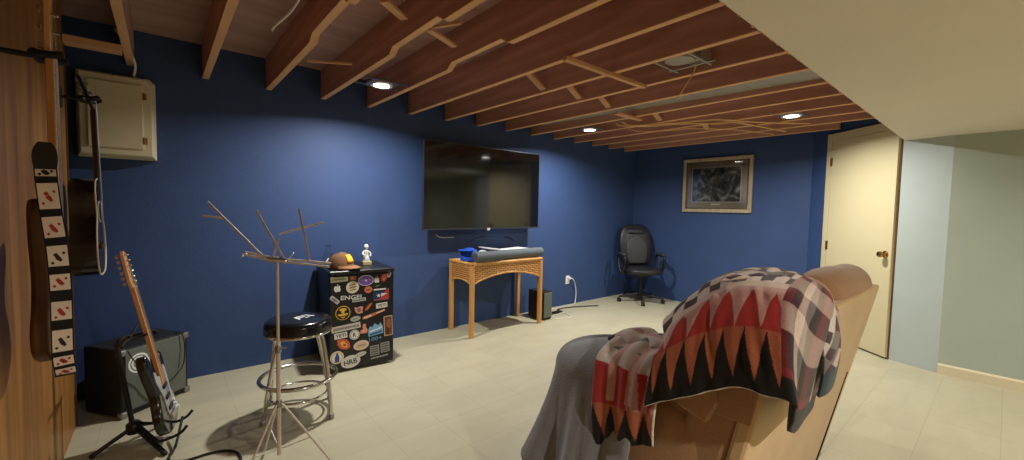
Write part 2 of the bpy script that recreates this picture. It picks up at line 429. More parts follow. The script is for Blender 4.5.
struct(mb.build('door_gap_shade', M['panel_dark']))  # dark strip put in for the shaded gap at the door's edge

# ------------------------------------------------------------------ joists
jx = [-.145, .26, .665, 1.075, 1.475, 1.885, 2.295, 2.695, 3.105, 3.505, 3.905, 4.305, 4.69, 5.07, 5.46]
where = ['first from the paneled wall, above the pale wall box', 'second from the paneled wall, over the amplifier corner', 'third from the paneled wall, dented underside',
         'fourth from the paneled wall, dented underside, just left of the first lit downlight', 'fifth from the paneled wall, dented underside, just right of the first lit downlight',
         'sixth from the paneled wall, carrying the left end of the long cross board', 'seventh from the paneled wall, on the left of the metal light housing',
         'eighth from the paneled wall, on the right of the metal light housing', 'ninth from the paneled wall, on the left of the sheet metal duct',
         'tenth from the paneled wall, on the right of the sheet metal duct', 'eleventh from the paneled wall, beyond the second lit downlight',
         'twelfth from the paneled wall, behind the tan cables', 'thirteenth from the paneled wall, under the tan cables', 'next to last one before the framed picture wall', 'last one before the framed picture wall']
for i, x in enumerate(jx):
    y0 = YD if x < 4.95 else (.70 if x < 5.3 else 1.18)
    t = thing('ceiling_joist', 'exposed wooden ceiling joist, '+where[i], 'joist', (x, y0, ZJ), 0, 'exposed ceiling joists'); t['kind'] = 'structure'
    prof = [(y0, ZJ+.006), (YA, ZJ+.006), (YA, ZT), (y0, ZT)]
    mb = MB(); eb = MB(); h = .019
    if i in (2, 3, 4):
        ya, yb = (1.86, 2.38) if i > 2 else (2.0, 2.5)
        seq = [(y0, 0), (ya-.06, 0), (ya, .036), (yb, .036), (yb+.05, 0), (YA, 0)]
    elif i == 5: seq = [(y0, .006), (1.7, .006), (1.76, 0), (YA, 0)]
    else: seq = [(y0, 0), (YA, 0)]
    poly = [(y, ZJ+dz+.004) for y, dz in seq]+[(YA, ZT), (y0, ZT)]
    mb.prism([(p[0], p[1]) for p in poly], (x-h, 0, 0), (0, 1, 0), (0, 0, 1), (2*h, 0, 0))
    mb.build('board', M['joist'], t)
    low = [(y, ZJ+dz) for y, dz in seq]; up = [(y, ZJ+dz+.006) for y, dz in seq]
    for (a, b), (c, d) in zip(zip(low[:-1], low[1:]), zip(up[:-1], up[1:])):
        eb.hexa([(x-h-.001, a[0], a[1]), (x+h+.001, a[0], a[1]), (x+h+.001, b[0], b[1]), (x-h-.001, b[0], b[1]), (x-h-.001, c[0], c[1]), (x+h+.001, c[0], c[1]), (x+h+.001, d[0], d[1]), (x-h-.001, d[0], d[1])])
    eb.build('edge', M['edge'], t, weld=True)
# blocking between joists
bl = [(5, 2.36, 'between the sixth and seventh joists, first of the row'), (6, 2.34, 'between the seventh and eighth joists'), (7, 2.35, 'between the eighth and ninth joists'),
      (9, 2.32, 'right of the sheet metal duct'), (11, 2.2, 'behind the tan cables')]
for i, y, w in bl:
    o = MB().bar((jx[i]+.02, y, 2.43), (jx[i+1]-.021, y, 2.232), .055, .02, up=(0, 0, 1)).build('bridging_brace', M['block'], bevel=.002)
    tag(o, 'short pale diagonal brace '+w, 'brace', 'diagonal braces between the joists'); o['kind'] = 'structure'
o = MB().box(jx[8]+.1, jx[9]+.1, 2.34, 2.385, ZJ-.022, ZJ-.002).build('cross_board', M['block'], bevel=.002)
tag(o, 'short pale board nailed under the sheet metal duct', 'board'); o['kind'] = 'structure'
mb = MB().bar((1.83, 1.725, ZJ-.014), (2.66, 1.72, ZJ-.014), .036, .026)
o = mb.build('cross_board', M['block'], bevel=.003); tag(o, 'long pale board nailed across the undersides of three joists', 'board'); o['kind'] = 'structure'
mb = MB().box(-.40, -.165, 3.34, 3.43, 2.165, 2.205)
o = mb.build('nailer_board', M['block'], bevel=.003); tag(o, 'pale board between paneled wall top and first joist', 'board'); o['kind'] = 'structure'
# loose slats and diagonal braces near the first lamp
for k, (p, q, w, lab) in enumerate([((.72, 2.9, ZJ+.004), (.95, 2.76, ZJ+.004), .018, 'thin lath sticking out from the third joist'),
                                    ((1.16, 2.14, 2.30), (1.40, 2.25, 2.30), .04, 'pale brace board right of the fourth joist'),
                                    ((1.17, 2.10, 2.302), (1.25, 1.95, 2.302), .02, 'thin lath beside the brace right of the fourth joist'),
                                    ((.84, 2.0, 2.30), (1.0, 2.11, 2.30), .045, 'pale brace board between third and fourth joists')]):
    o = MB().bar(p, q, w, .014).build('wood_brace', M['block'], bevel=.001); tag(o, lab, 'brace', 'loose wood scraps between joists'); o['kind'] = 'structure'
# sheet metal duct panned between two joists
mb = MB()
mb.hexa([(jx[8]+.02, .7, 2.236), (jx[9]-.02, .7, 2.236), (jx[9]-.02, 3.6, 2.296), (jx[8]+.02, 3.6, 2.296), (jx[8]+.02, .7, 2.4), (jx[9]-.02, .7, 2.4), (jx[9]-.02, 3.6, 2.4), (jx[8]+.02, 3.6, 2.4)])
for y in (1.3, 2.1, 2.9): mb.box(jx[8]+.02, jx[9]-.02, y, y+.02, 2.236+.0207*(y-.7)-.003, 2.236+.0207*(y-.7)+.01)
o = mb.build('air_duct', M['galv'], weld=False); tag(o, 'long flat grey sheet metal duct running between two ceiling joists', 'duct')

# ------------------------------------------------------------------ lamps
def area(name, loc, power, size, color, spread=160):
    l = bpy.data.lights.new(name, 'AREA'); l.shape = 'DISK'; l.size = size; l.energy = power; l.color = color; l.spread = R(spread)
    o = bpy.data.objects.new(name, l); COL.objects.link(o); o.location = loc
    return o
COOL = (1., .96, .90); WARM = (1., .91, .78)
def downlight(x, y, z, label, power, warm=False, bars=False):
    t = thing('recessed_downlight', label, 'ceiling light', (x, y, z), 0, 'recessed LED downlights')
    MB().lathe([(.058, .004), (.078, .0), (.082, .006), (.082, .012), (.058, .012)], (x, y, z), 28).build('trim_ring', M['white'], t, smooth=40)
    MB().lathe([(.058, .003), (.058, .009)], (x, y, z), 28).build('lens', M['warmlens'] if warm else M['lens'], t)
    if not warm:
        MB().lathe([(.05, .013), (.05, .05), (.03, .06)], (x, y, z), 20).build('housing', M['steel'], t, smooth=40)
        b = MB()
        for s in (-.09, .09): b.box(x-.2, x+.2, y+s-.006, y+s+.006, z+.014, z+.024)
        b.box(x-.1, x+.1, y-.1, y+.1, z+.0125, z+.0145)
        b.build('mounting_plate', M['steel'], t, weld=False)
    area('lamp_light', (x, y, z-.004), power, .07, WARM if warm else COOL).parent = None
    return t
P1 = 38
downlight(1.27, 3.056, ZJ-.012, 'lit downlight nearest the paneled wall, left of the television', P1)
downlight(3.70, 3.078, ZJ-.012, 'lit downlight to the right of the television, near the blue back wall', P1)
downlight(4.44, 1.326, ZJ-.012, 'lit downlight in front of the door, nearest the dropped ceiling', P1)
downlight(.95, -1.0, ZD-.012, 'warm downlight in the dropped ceiling behind the viewer', 46, True)
downlight(3.7, -1.3, ZD-.012, 'warm downlight in the dropped ceiling near the sage wall', 26, True)

# old metal light housing between joists
t = thing('light_housing', 'empty grey metal light housing on bracket bars between two joists', 'light housing', (2.5, 1.33, 2.3))
MB().lathe([(.085, -.03), (.085, .1), (.06, .11)], (2.47, 1.36, 2.27), 24).build('can', M['galv'], t, smooth=40)
mb = MB()
for y in (1.25, 1.47): mb.bar((2.318, y, 2.238), (2.672, y, 2.238), .014, .01)
mb.bar((2.36, 1.24, 2.238), (2.36, 1.48, 2.238), .02, .008); mb.bar((2.6, 1.2, 2.238), (2.6, 1.5, 2.238), .02, .008)
mb.build('bracket', M['galv'], t, weld=False)
MB().box(2.54, 2.655, 1.25, 1.36, 2.25, 2.35).build('junction_box', M['galv'], t, bevel=.003)
MB().tube(catmull([(2.62, 1.33, 2.28), (2.66, 1.36, 2.22), (2.63, 1.42, 2.10), (2.66, 1.47, 2.06)], 8), .004, 8).build('lead_wire', M['cable_y'], t, smooth=60)
# cables
def cable(name, pts, r, m, label, group=None):
    o = MB().tube(catmull(pts, 8), r, 8).build(name, M[m], smooth=60); tag(o, label, 'cable', group); return o
cable('ceiling_cable', [(3.70, 2.72, ZJ+.02), (3.74, 2.66, ZJ-.008), (3.93, 2.30, ZJ-.012), (4.05, 1.96, ZJ-.01), (4.12, 1.82, ZJ-.012), (4.5, 1.62, ZJ-.01), (4.9, 1.3, ZJ-.01)], .0075, 'cable_y', 'tan cable stapled under the joists, uppermost of three', 'tan cables under the joists')
cable('ceiling_cable', [(3.72, 2.66, ZJ+.03), (3.78, 2.60, ZJ-.008), (3.95, 2.45, ZJ-.012), (4.02, 2.2, ZJ-.012), (4.3, 1.92, ZJ-.01), (4.33, 1.78, ZJ-.012), (4.7, 1.7, ZJ-.01), (5.2, 1.6, ZJ-.01)], .0075, 'cable_y', 'tan cable stapled under the joists, middle of three', 'tan cables under the joists')
cable('ceiling_cable', [(4.1, 2.85, ZJ+.03), (4.15, 2.70, ZJ-.01), (4.32, 2.36, ZJ-.012), (4.36, 2.24, ZJ-.01), (4.7, 1.95, ZJ-.012), (5.3, 1.75, ZJ-.01)], .005, 'cable_y', 'tan cable stapled under the joists, lowest of three', 'tan cables under the joists')
cable('hanging_cable', [(.56, 2.0, ZT-.02), (.54, 2.02, 2.38), (.52, 2.12, 2.30), (.50, 2.3, 2.25), (.45, 2.42, 2.20), (.44, 2.44, 2.18)], .006, 'cable_w', 'white cable dangling loose from the ceiling between two joists')
cable('box_cable', [(-.20, 3.55, 2.35), (-.16, 3.62, 2.30), (-.12, 3.72, 2.2), (-.13, 3.76, 2.13)], .008, 'cable_w', 'white cable dropping into the top of the pale wall box')

# ------------------------------------------------------------------ wall box (cream hatch)
t = thing('wall_box', 'cream wooden hatch box mounted high on the blue wall', 'wall box', (-.21, YA, 1.58))
x0, x1, z0, z1 = -.402, -.022, 1.585, 2.125
mb = MB(); yb, ym, yf = YA, 3.80, 3.70; i = .03
c = lambda x, y, z: (x, y, z)
ch = .03
def ring(o, y): 
    return [(x0+o, y, z0+o), (x1-o, y, z0+o), (x1-o, y, z1-o-ch), (x1-o-ch, y, z1-o), (x0+o, y, z1-o)]
def ringbox(mb, rings):
    o = len(mb.v); n = len(rings[0])
    for r_ in rings: mb.v += [Vector(p) for p in r_]
    for k in range(len(rings)-1):
        for j in range(n): mb.f.append([o+k*n+j, o+k*n+(j+1) % n, o+(k+1)*n+(j+1) % n, o+(k+1)*n+j]); mb.m.append(0)
    mb.f.append([o+j for j in range(n)]); mb.m.append(0); mb.f.append([o+(len(rings)-1)*n+j for j in range(n)]); mb.m.append(0)
ringbox(mb, [ring(0, yb), ring(0, 3.775), ring(.008, 3.76), ring(.012, 3.73), ring(.022, 3.72)])
mb.build('body', M['cabinet'], t, bevel=.002)
MB().box(x0+.055, x1-.065, 3.705, 3.722, z0+.062, z1-.062).build('door', M['cabinet'], t, bevel=.004)
for z in (z0+.12, z1-.13):
    MB().tube([(x1-.06, 3.706, z-.022), (x1-.06, 3.706, z+.022)], .006, 8).box(x1-.075, x1-.045, 3.708, 3.7205, z-.02, z+.02).build('hinge', M['brass'], t, smooth=40)

# ------------------------------------------------------------------ television
t = thing('television', 'large flat black television mounted on the blue wall', 'television', (2.81, YA, 1.07))
tx0, tx1, tz0, tz1 = 1.958, 3.520, 1.072, 1.968
MB().box(tx0, tx1, 3.690, 3.712, tz0, tz1).box(tx0+.2, tx1-.2, 3.712, 3.735, tz0+.08, tz1-.3).build('casing', M['bezel'], t, bevel=.003, weld=False)
MB().box(tx0+.009, tx1-.009, 3.6875, 3.694, tz0+.02, tz1-.009).build('screen', M['screen'], t)
MB().box(2.45, 3.05, 3.735, 3.835, 1.35, 1.7).build('wall_mount', M['black'], t)
MB().box(2.74, 2.785, 3.685, 3.692, tz0+.002, tz0+.012).box(2.75, 2.775, 3.685, 3.70, tz0-.014, tz0).build('badge', M['white'], t, weld=False)
for k, (a, b, c_) in enumerate([((2.18, 1.02), (2.24, .985), (2.4, .985)), ((2.62, .93), (2.7, .965), (2.84, .98)), ((3.1, .96), (3.18, .955), (3.24, .92))]):
    o = MB().tube(catmull([(p[0], YA-.008, p[1]) for p in (a, b, c_)], 6), .005, 6).build('hanging_cable', M['black'] if k else M['cable_w'], smooth=60)
    tag(o, ['pale cable loop on the wall below the left end of the television', 'thin dark cable on the wall below the middle of the television', 'thin dark cable on the wall below the right end of the television'][k], 'cable')

# ------------------------------------------------------------------ framed picture on the right wall
py0, py1, pz0, pz1 = 2.095, 3.012, 1.306, 2.045
t = thing('framed_picture', 'framed grey print with wide mat on the blue wall by the door', 'picture', (XP, 2.55, 1.31))
def yz_frame(mb, a0, a1, b0, b1, w, xa, xb, mi=0):
    for (p, q, r_, s) in ((a0, a1, b0, b0+w), (a0, a1, b1-w, b1), (a0, a0+w, b0+w, b1-w), (a1-w, a1, b0+w, b1-w)): mb.box(xa, xb, p, q, r_, s, mi)
mb = MB(); yz_frame(mb, py0, py1, pz0, pz1, .045, XP-.035, XP-.002); mb.build('frame', M['frame'], t, bevel=.006, weld=False)
mb = MB(); yz_frame(mb, py0+.045, py1-.045, pz0+.045, pz1-.045, .016, XP-.026, XP-.004); mb.build('inner_frame', M['framein'], t, weld=False)
MB().box(XP-.014, XP-.004, py0+.055, py1-.055, pz0+.055, pz1-.055).build('mat', M['matboard'], t)
mb = MB(); yz_frame(mb, py0+.135, py1-.125, pz0+.135, pz1-.125, .009, XP-.0165, XP-.013); mb.build('mat_bevel', M['matline'], t, weld=False)
MB().box(XP-.0155, XP-.013, py0+.144, py1-.134, pz0+.144, pz1-.134).build('print', M['print'], t)
MB().box(XP-.0175, XP-.013, 2.49, 2.61, pz0+.098, pz0+.122).build('title_plate', M['matline'], t)
MB().box(XP-.02, XP-.0185, py0+.06, py1-.06, pz0+.06, pz1-.06).build('glass_pane', M['pane'], t)

# ------------------------------------------------------------------ wicker console table
t = thing('console_table', 'honey wicker console table with arched apron under the television', 'table', (2.82, 3.59, 0))
X0, X1, Y0, Y1, H = 2.325, 3.305, 3.37, 3.795, .755
for lx in (X0, X1-.042):
    for ly in (Y0, Y1-.042): MB().box(lx, lx+.042, ly, ly+.042, 0, H-.004).build('leg', M['rattan'], t, bevel=.006)
def arch(n=16, L=1., d0=.19, d1=.105):
    low = [(s/n*L, H-.02-(d0-(d0-d1)*math.sin(PI*s/n)**.8)) for s in range(n+1)]
    return low+[(L, H-.022), (0, H-.022)]
for yy in (Y0+.008, Y1-.02):
    MB().prism(arch(L=X1-X0-.08), (X0+.04, yy, 0), (1, 0, 0), (0, 0, 1), (0, .014, 0)).build('apron', M['wicker'], t)
    low = [(X0+.04+p[0], yy+.007, p[1]) for p in arch(L=X1-X0-.08)[:17]]
    MB().tube(low, .011, 8).build('arch_rail', M['rattan'], t, smooth=60)
for xx in (X0+.008, X1-.022):
    MB().prism([(p[0], p[1]) for p in arch(8, Y1-Y0-.08, .19, .16)], (xx, Y0+.04, 0), (0, 1, 0), (0, 0, 1), (.014, 0, 0)).build('side_apron', M['wicker'], t)
    MB().tube([(xx+.007, Y0+.04+p[0], p[1]) for p in arch(8, Y1-Y0-.08, .19, .16)[:9]], .011, 8).build('side_rail', M['rattan'], t, smooth=60)
MB().box(X0+.02, X1-.02, Y0+.02, Y1-.02, H-.028, H-.008).build('top_panel', M['wicker'], t)
mb = MB(); zz = H-.012
for a, b in (((X0, Y0+.014, zz), (X1, Y0+.014, zz)), ((X0, Y1-.014, zz), (X1, Y1-.014, zz)), ((X0+.014, Y0, zz), (X0+.014, Y1, zz)), ((X1-.014, Y0, zz), (X1-.014, Y1, zz))): mb.tube([a, b], .016, 10)
mb.build('top_rail', M['rattan'], t, smooth=60, weld=False)
# things on the console
t = thing('foam_roll', 'dark grey rolled foam mat lying along the front of the wicker table', 'roll', (2.84, 3.44, H))
c0, c1 = Vector((2.37, 3.385, H+.057)), Vector((3.36, 3.47, H+.057)); ax = (c1-c0).normalized()
pts = [c0+ax*s*(c1-c0).length for s in [0, .004, .5, .996, 1]]
MB().tube(pts, [.044, .052, .052, .052, .044], 24).build('roll', M['mat'], t, smooth=50)
sp = []
for k in range(60):
    a = k*.34; r_ = .006+.036*k/60; e1 = Vector((0, 0, 1)); e2 = ax.cross(e1).normalized(); sp.append(c0-ax*.001+(e1*math.sin(a)+e2*math.cos(a))*r_)
MB().tube(sp, .0014, 5).build('spiral_edge', M['black'], t)
def crumple(name, c, sx, sy, sz, m, label, cat, seed, rough=.3, n=26):
    rnd = np.random.RandomState(seed); ph = rnd.rand(8, 4)*6; mb = MB(); o = 0
    V = []; k = n//2
    for i_ in range(k+1):
        a = PI*i_/k
        for j in range(n):
            p = 2*PI*j/n; d = Vector((math.sin(a)*math.cos(p), math.sin(a)*math.sin(p), -math.cos(a)))
            r_ = 1+rough*sum(math.sin(ph[q, 0]+d.x*(2+q)+ph[q, 1]*d.y*1.5+d.z*(1+ph[q, 2])) for q in range(8))/5
            V.append(Vector((c[0]+sx*r_*d.x, c[1]+sy*r_*d.y, max(c[2]-sz+.0005, c[2]+sz*r_*d.z))))
    F = [[i_*n+j, i_*n+(j+1) % n, (i_+1)*n+(j+1) % n, (i_+1)*n+j] for i_ in range(k) for j in range(n)]
    mb.add(V, F); ob = mb.build(name, m, smooth=60); tag(ob, label, cat); return ob
t = thing('blue_cap', 'bright blue cap lying on the left end of the wicker table', 'cap', (2.42, 3.56, H))
mb = MB(); mb.lathe([(.092, .0), (.097, .03), (.093, .07), (.075, .105), (.04, .125), (.008, .131)], (2.43, 3.57, H+.006), 24); mb.build('crown', M['bluecloth'], t, smooth=60)
mb = MB(); pl = [( -.085, 0), (-.08, -.06), (-.04, -.1), (.0, -.112), (.04, -.1), (.08, -.06), (.085, 0)]
u = Vector((-.5, .87, 0)); v = Vector((.87, .5, 0))
mb.prism(pl, (2.395, 3.55, H+.113), u, v, (0, 0, .006)); mb.build('brim', M['bluecloth'], t, smooth=60, bevel=.002)
mb = MB()
for k in range(7):
    x = 2.66+.085*k; a = .1*math.sin(k*2.3)
    mb.obox((x, 3.6, H+.012+.011*(k % 3)), ((1, a, .03*math.sin(k)), (-a, 1, 0), (0, 0, 1)), (.1, .07, .005))
t = thing('paper_stack', 'loose white papers lying behind the foam roll on the wicker table', 'papers', (2.9, 3.6, H))
MB().obox((3.03, 3.62, H+.046), ((1, .12, .02), (-.12, 1, 0), (0, 0, 1)), (.23, .1, .045)).build('stack', M['paper'], t, bevel=.006)
MB().obox((2.80, 3.62, H+.10), ((1, -.1, -.14), (.1, 1, 0), (.14, 0, 1)), (.16, .08, .006)).build('loose_sheet', M['paper'], t, bevel=.002)
crumple('plastic_bag', (2.63, 3.60, H+.046), .075, .06, .045, M['paper'], 'crumpled white plastic bag beside the papers on the wicker table', 'bag', 4, .35)
# speaker box under the table end
t = thing('subwoofer', 'small dark grey speaker box on the floor behind the wicker table leg', 'speaker', (3.47, 3.56, 0))
MB().box(3.385, 3.525, 3.43, 3.69, .012, .335).build('cabinet', M['black'], t, bevel=.006)
MB().box(3.392, 3.518, 3.422, 3.431, .03, .325).build('grille', M['grille'], t, bevel=.003)
mb = MB()
for fx in (3.40, 3.51):
    for fy in (3.45, 3.67): MB().lathe([(.012, 0), (.012, .013)], (fx, fy, 0), 12).build('foot', M['rubber'], t)
# outlet, cords
t = thing('wall_outlet', 'white wall outlet low on the blue back wall', 'outlet', (4.235, YA, .34))
MB().box(4.198, 4.272, YA-.006, YA, .285, .40).build('cover_plate', M['white'], t, bevel=.003)
for z in (.318, .366):
    MB().lathe([(.016, 0), (.016, .002)], (4.235, YA-.006, z), 16, (0, -1, 0)).build('socket', M['cabinet'], t)
t = thing('power_cord', 'white power cord plugged into the outlet and trailing on the floor', 'cord', (4.3, YA-.03, 0))
MB().box(4.238, 4.272, YA-.036, YA-.0065, .35, .382).build('plug', M['white'], t, bevel=.004)
MB().tube(catmull([(4.262, YA-.03, .366), (4.30, YA-.05, .35), (4.36, YA-.035, .26), (4.385, YA-.03, .14), (4.36, YA-.04, .03), (4.28, YA-.08, .008), (4.05, YA-.10, .007), (3.85, YA-.08, .007), (3.66, YA-.06, .007)], 8), .006, 8).build('cable', M['cable_w'], t, smooth=60)
t = thing('adapter_cord', 'dark adapter lead lying on the floor below the outlet', 'cord', (4.2, 3.6, 0))
MB().tube(catmull([(3.62, 3.55, .008), (3.78, 3.60, .008), (3.95, 3.70, .008), (4.2, 3.66, .008), (4.52, 3.52, .008)], 8), .007, 8).build('cable', M['black'], t, smooth=60)
MB().box(3.72, 3.86, 3.56, 3.62, .0, .022).build('adapter', M['black'], t, bevel=.004)
cable('floor_cord', [(3.55, 3.40, .006), (3.62, 3.36, .006), (3.72, 3.32, .006), (3.80, 3.36, .006), (3.84, 3.48, .006), (3.80, 3.58, .006)], .005, 'cable_w', 'pale cord looping on the floor right of the dark speaker box')

# ------------------------------------------------------------------ mini fridge
FA = R(-4.5); FC = (1.21, 3.265, 0)
t = thing('mini_fridge', 'black mini fridge covered in stickers beside the bar stool', 'fridge', FC, FA)
W, D, HF = .50, .52, .80
mb = MB().box(-W/2+.004, W/2-.004, .05, D, .012, HF-.03); mb.build('body', M['fridgeblk'], t, bevel=.006, local=True)
MB().box(-W/2, W/2, .0, .046, .02, HF-.034).build('door', M['fridgeblk'], t, bevel=.008, seg=3, local=True)
MB().box(-W/2-.006, W/2+.006, -.012, D+.004, HF-.032, HF).build('top', M['fridgeblk'], t, bevel=.012, seg=3, local=True)
MB().box(-W/2+.03, W/2-.03, -.002, .012, HF-.048, HF-.036).build('handle_recess', M['blackgloss'], t, local=True)
for fx in (-.2, .2):
    for fy in (.08, .46): MB().lathe([(.018, 0), (.018, .013)], (fx, fy, 0), 12).build('foot', M['rubber'], t, local=True)
SM = {}
def smat(rgb):
    if rgb not in SM: SM[rgb] = mat('sticker_ink_%02x%02x%02x' % rgb, rgb, .4)
    return SM[rgb]
WH = (222, 222, 216); BK = (22, 22, 24); CR = (216, 204, 176)
def sticker(x, z, shapes, rot=0, label=None):
    """shapes: list of (poly | ('text', s, w, h, cx, cz), colour); stacked outward 0.4 mm each"""
    mb = MB(); mats = []; ca, sa = math.cos(rot), math.sin(rot)
    for k, (sh, colr) in enumerate(shapes):
        if colr not in mats: mats.append(colr)
        mi = mats.index(colr); y = -.0012-.0005*k
        f = lambda p: (x+p[0]*ca-p[1]*sa, y, z+p[0]*sa+p[1]*ca)
        if isinstance(sh, tuple) and sh[0] == 'text':
            V, F = text_geo(sh[1], sh[2], sh[3]); mb.add([f((p[0]+sh[4], p[1]+sh[5])) for p in V], F, mi)
        elif k == 0:
            n = len(sh); a = [f(p) for p in sh]; b = [(p[0], -.0001, p[2]) for p in a]
            mb.add(a+b, [list(range(n))]+[[i_, (i_+1) % n, n+(i_+1) % n, n+i_] for i_ in range(n)], mi)
        else: mb.add([f(p) for p in sh], [list(range(len(sh)))], mi)
    o = mb.build('sticker', [smat(c_) for c_ in mats], t, local=True, weld=False)
    if label: o['label'] = label
    return o
def sh(poly, dx, dz, s=1): return [(p[0]*s+dx, p[1]*s+dz) for p in poly]
def bars(w, h, n, colr, seed=0):
    rnd = random.Random(seed); out = []
    x = -w/2
    while x < w/2-.004:
        k = rnd.uniform(.004, .01); k = min(k, w/2-x); out.append((sh(rrect(k, h*rnd.uniform(.6, 1), .0008, 1), x+k/2, 0), colr)); x += k+.0025
    return out
apple = [tuple(p)[:2] for p in catmull([(0, .3, 0), (.22, .42, 0), (.45, .28, 0), (.38, .05, 0), (.46, -.2, 0), (.25, -.5, 0), (0, -.43, 0), (-.25, -.5, 0), (-.46, -.15, 0), (-.42, .25, 0), (-.2, .42, 0)], 4, True)]
leaf = [(-.02, .46), (.02, .62), (.16, .72), (.14, .56), (.06, .48)]
star = [((.5 if i % 2 == 0 else .2)*math.sin(PI*i/5), (.5 if i % 2 == 0 else .2)*math.cos(PI*i/5)) for i in range(10)]
sticker(-.178, .736, [(rrect(.128, .044, .004), (206, 210, 186))]+bars(.1, .016, 9, (96, 120, 92), 1), .03, 'pale sticker with a faint green word')
sticker(-.077, .738, [(rrect(.05, .036, .004), (150, 84, 56)), (sh(ell(.012, .012), -.006, 0), (206, 130, 80))], 0, 'small rust sticker')
sticker(.023, .710, [(ell(.062, .043), (206, 196, 222)), (ell(.056, .037), (112, 82, 168)), (sh(ell(.05, .006), 0, .004), (150, 124, 196)), (sh(star, 0, 0, .026), WH)], 0, 'purple oval sticker with a white star')
sticker(.109, .706, [(sh(apple, 0, 0, .044), WH), (sh(leaf, 0, 0, .044), WH)], 0, 'white apple silhouette sticker, right one')
sticker(.168, .722, [(ell(.026, .034), (176, 66, 60)), (ell(.017, .024), (204, 110, 96))], -.3, 'red oval sticker')
sticker(.209, .744, [(rrect(.03, .048, .012), (196, 190, 190)), (sh(ell(.008, .012), 0, 0), (140, 120, 124))], -.3, 'pale pill-shaped sticker')
sticker(-.193, .664, [(sh(apple, 0, 0, .052), WH), (sh(leaf, 0, 0, .052), WH)], .1, 'white apple silhouette sticker, left one')
sticker(-.080, .665, [(ell(.049, .049), CR), (ell(.043, .043), (224, 214, 190))]+[(sh(rrect(.06-.012*abs(k), .007, .002), 0, .02*k), (104, 86, 72)) for k in (-1, 0, 1)], .15, 'round cream sticker with dark lines')
sticker(.042, .634, [(ell(.031, .027), (208, 120, 84)), (sh(rrect(.034, .009, .002), 0, 0), (120, 50, 36))], 0, 'small orange oval sticker')
sticker(.119, .660, [([(-.028, -.002), (-.018, -.008), (.0, -.004), (.029, .008), (-.004, .001), (-.016, -.002)], (120, 150, 84))], 0, 'thin green swoosh sticker')
sticker(-.081, .586, [(('text', 'ENGEL', .174, .034, 0, 0), WH)], -.03, 'white lettering sticker ENGEL')
sticker(-.03, .560, [(rrect(.104, .026, .002), (186, 188, 184))]+bars(.09, .013, 9, (84, 88, 90), 3), .05, 'grey lettering strip sticker')
sticker(.144, .586, [([(-.064, -.045), (.064, -.045), (.064, .046), (.046, .046), (.05, .03), (-.064, .028)], (34, 52, 96)), ([(-.02, -.045), (.064, -.045), (.064, .046), (.03, .02)], (188, 60, 56)), (sh(star, -.02, -.008, .04), WH), ([(0, -.02), (.05, .004), (0, .012)], WH), (sh(rrect(.1, .012, .002), -.01, .043), WH), (sh(rrect(.12, .01, .002), 0, -.042), (150, 90, 90))], 0, 'red, white and blue flag-like sticker')
sticker(-.212, .578, [(rrect(.078, .032, .006), (190, 190, 192))]+bars(.06, .014, 6, (50, 50, 56), 4), -.75, 'tilted pale word sticker')
sticker(.150, .495, [(rrect(.092, .042, .004), WH), (('text', 'YETI', .074, .023, 0, 0), BK)], .06, 'upper white sticker YETI')
sticker(-.152, .470, [(ell(.056, .056), (214, 168, 52)), (ell(.05, .05), BK), (sh(ell(.026, .012), 0, .026), (226, 186, 70)), ([(-.04, -.006), (.04, -.004), (.03, -.02), (-.032, -.022)], (226, 186, 70)), (sh(ell(.012, .01), 0, .006), (226, 186, 70)), ([(-.02, -.028), (.02, -.028), (.0, -.044)], (206, 160, 52))], 0, 'round black and yellow sticker')
sticker(-.031, .478, [([(-.034, .026), (-.01, .02), (.01, .03), (.034, .022), (.026, -.004), (.03, -.024), (.004, -.03), (-.02, -.022), (-.03, -.002)], (206, 158, 146)), ([(-.018, .012), (.012, .016), (.016, -.012), (-.008, -.016)], (154, 84, 76))], 0, 'pinkish torn sticker')
sticker(.044, .495, [([(-.03, -.03), (-.008, -.026), (.03, .022), (.026, .032), (.002, .02), (-.026, -.01)], (176, 92, 54)), ([(-.012, -.014), (.0, -.014), (.018, .014), (.008, .014)], (212, 132, 84))], 0, 'tilted orange brown sticker')
sticker(.087, .430, [([(-.092, -.026), (-.06, -.028), (.092, .012), (.09, .028), (.05, .02), (-.09, -.006)], (196, 116, 78)), ([(-.08, -.022), (-.02, -.012), (-.02, .0), (-.082, -.01)], (228, 214, 200)), ([(.02, .0), (.086, .014), (.084, .022), (.02, .01)], (228, 206, 190))], .06, 'long slanting orange and white sticker')
sticker(-.058, .412, [(ell(.04, .022), (150, 156, 150)), (ell(.033, .015), (190, 194, 186))]+bars(.045, .009, 5, (84, 92, 84), 5), .1, 'greyish oval sticker')
sticker(-.128, .352, [(rrect(.217, .046, .003), (206, 200, 192))]+bars(.19, .022, 16, (120, 108, 112), 6), .08, 'long white word strip sticker')
sticker(.008, .322, [([(-.004, .04), (.016, .036), (.014, .012), (.03, -.012), (.024, -.038), (-.03, -.036), (-.028, -.012), (-.006, -.002), (-.012, .02)], (220, 142, 116)), (sh(ell(.01, .008), 0, -.02), (236, 180, 150))], 0, 'salmon boot-shaped sticker')
sticker(.102, .302, [([(-.06, -.05), (.06, -.04), (.058, .02), (.04, .05), (.022, .03), (-.006, .052), (-.026, .024), (-.044, .034), (-.062, .004)], (122, 178, 216)), ([(-.05, -.018), (.05, .004), (.05, .018), (.012, .006), (-.05, -.004)], (224, 234, 240)), ([(-.05, -.042), (.05, -.03), (.05, -.014), (-.05, -.028)], (56, 96, 148))], .05, 'light blue mountain-shaped sticker')
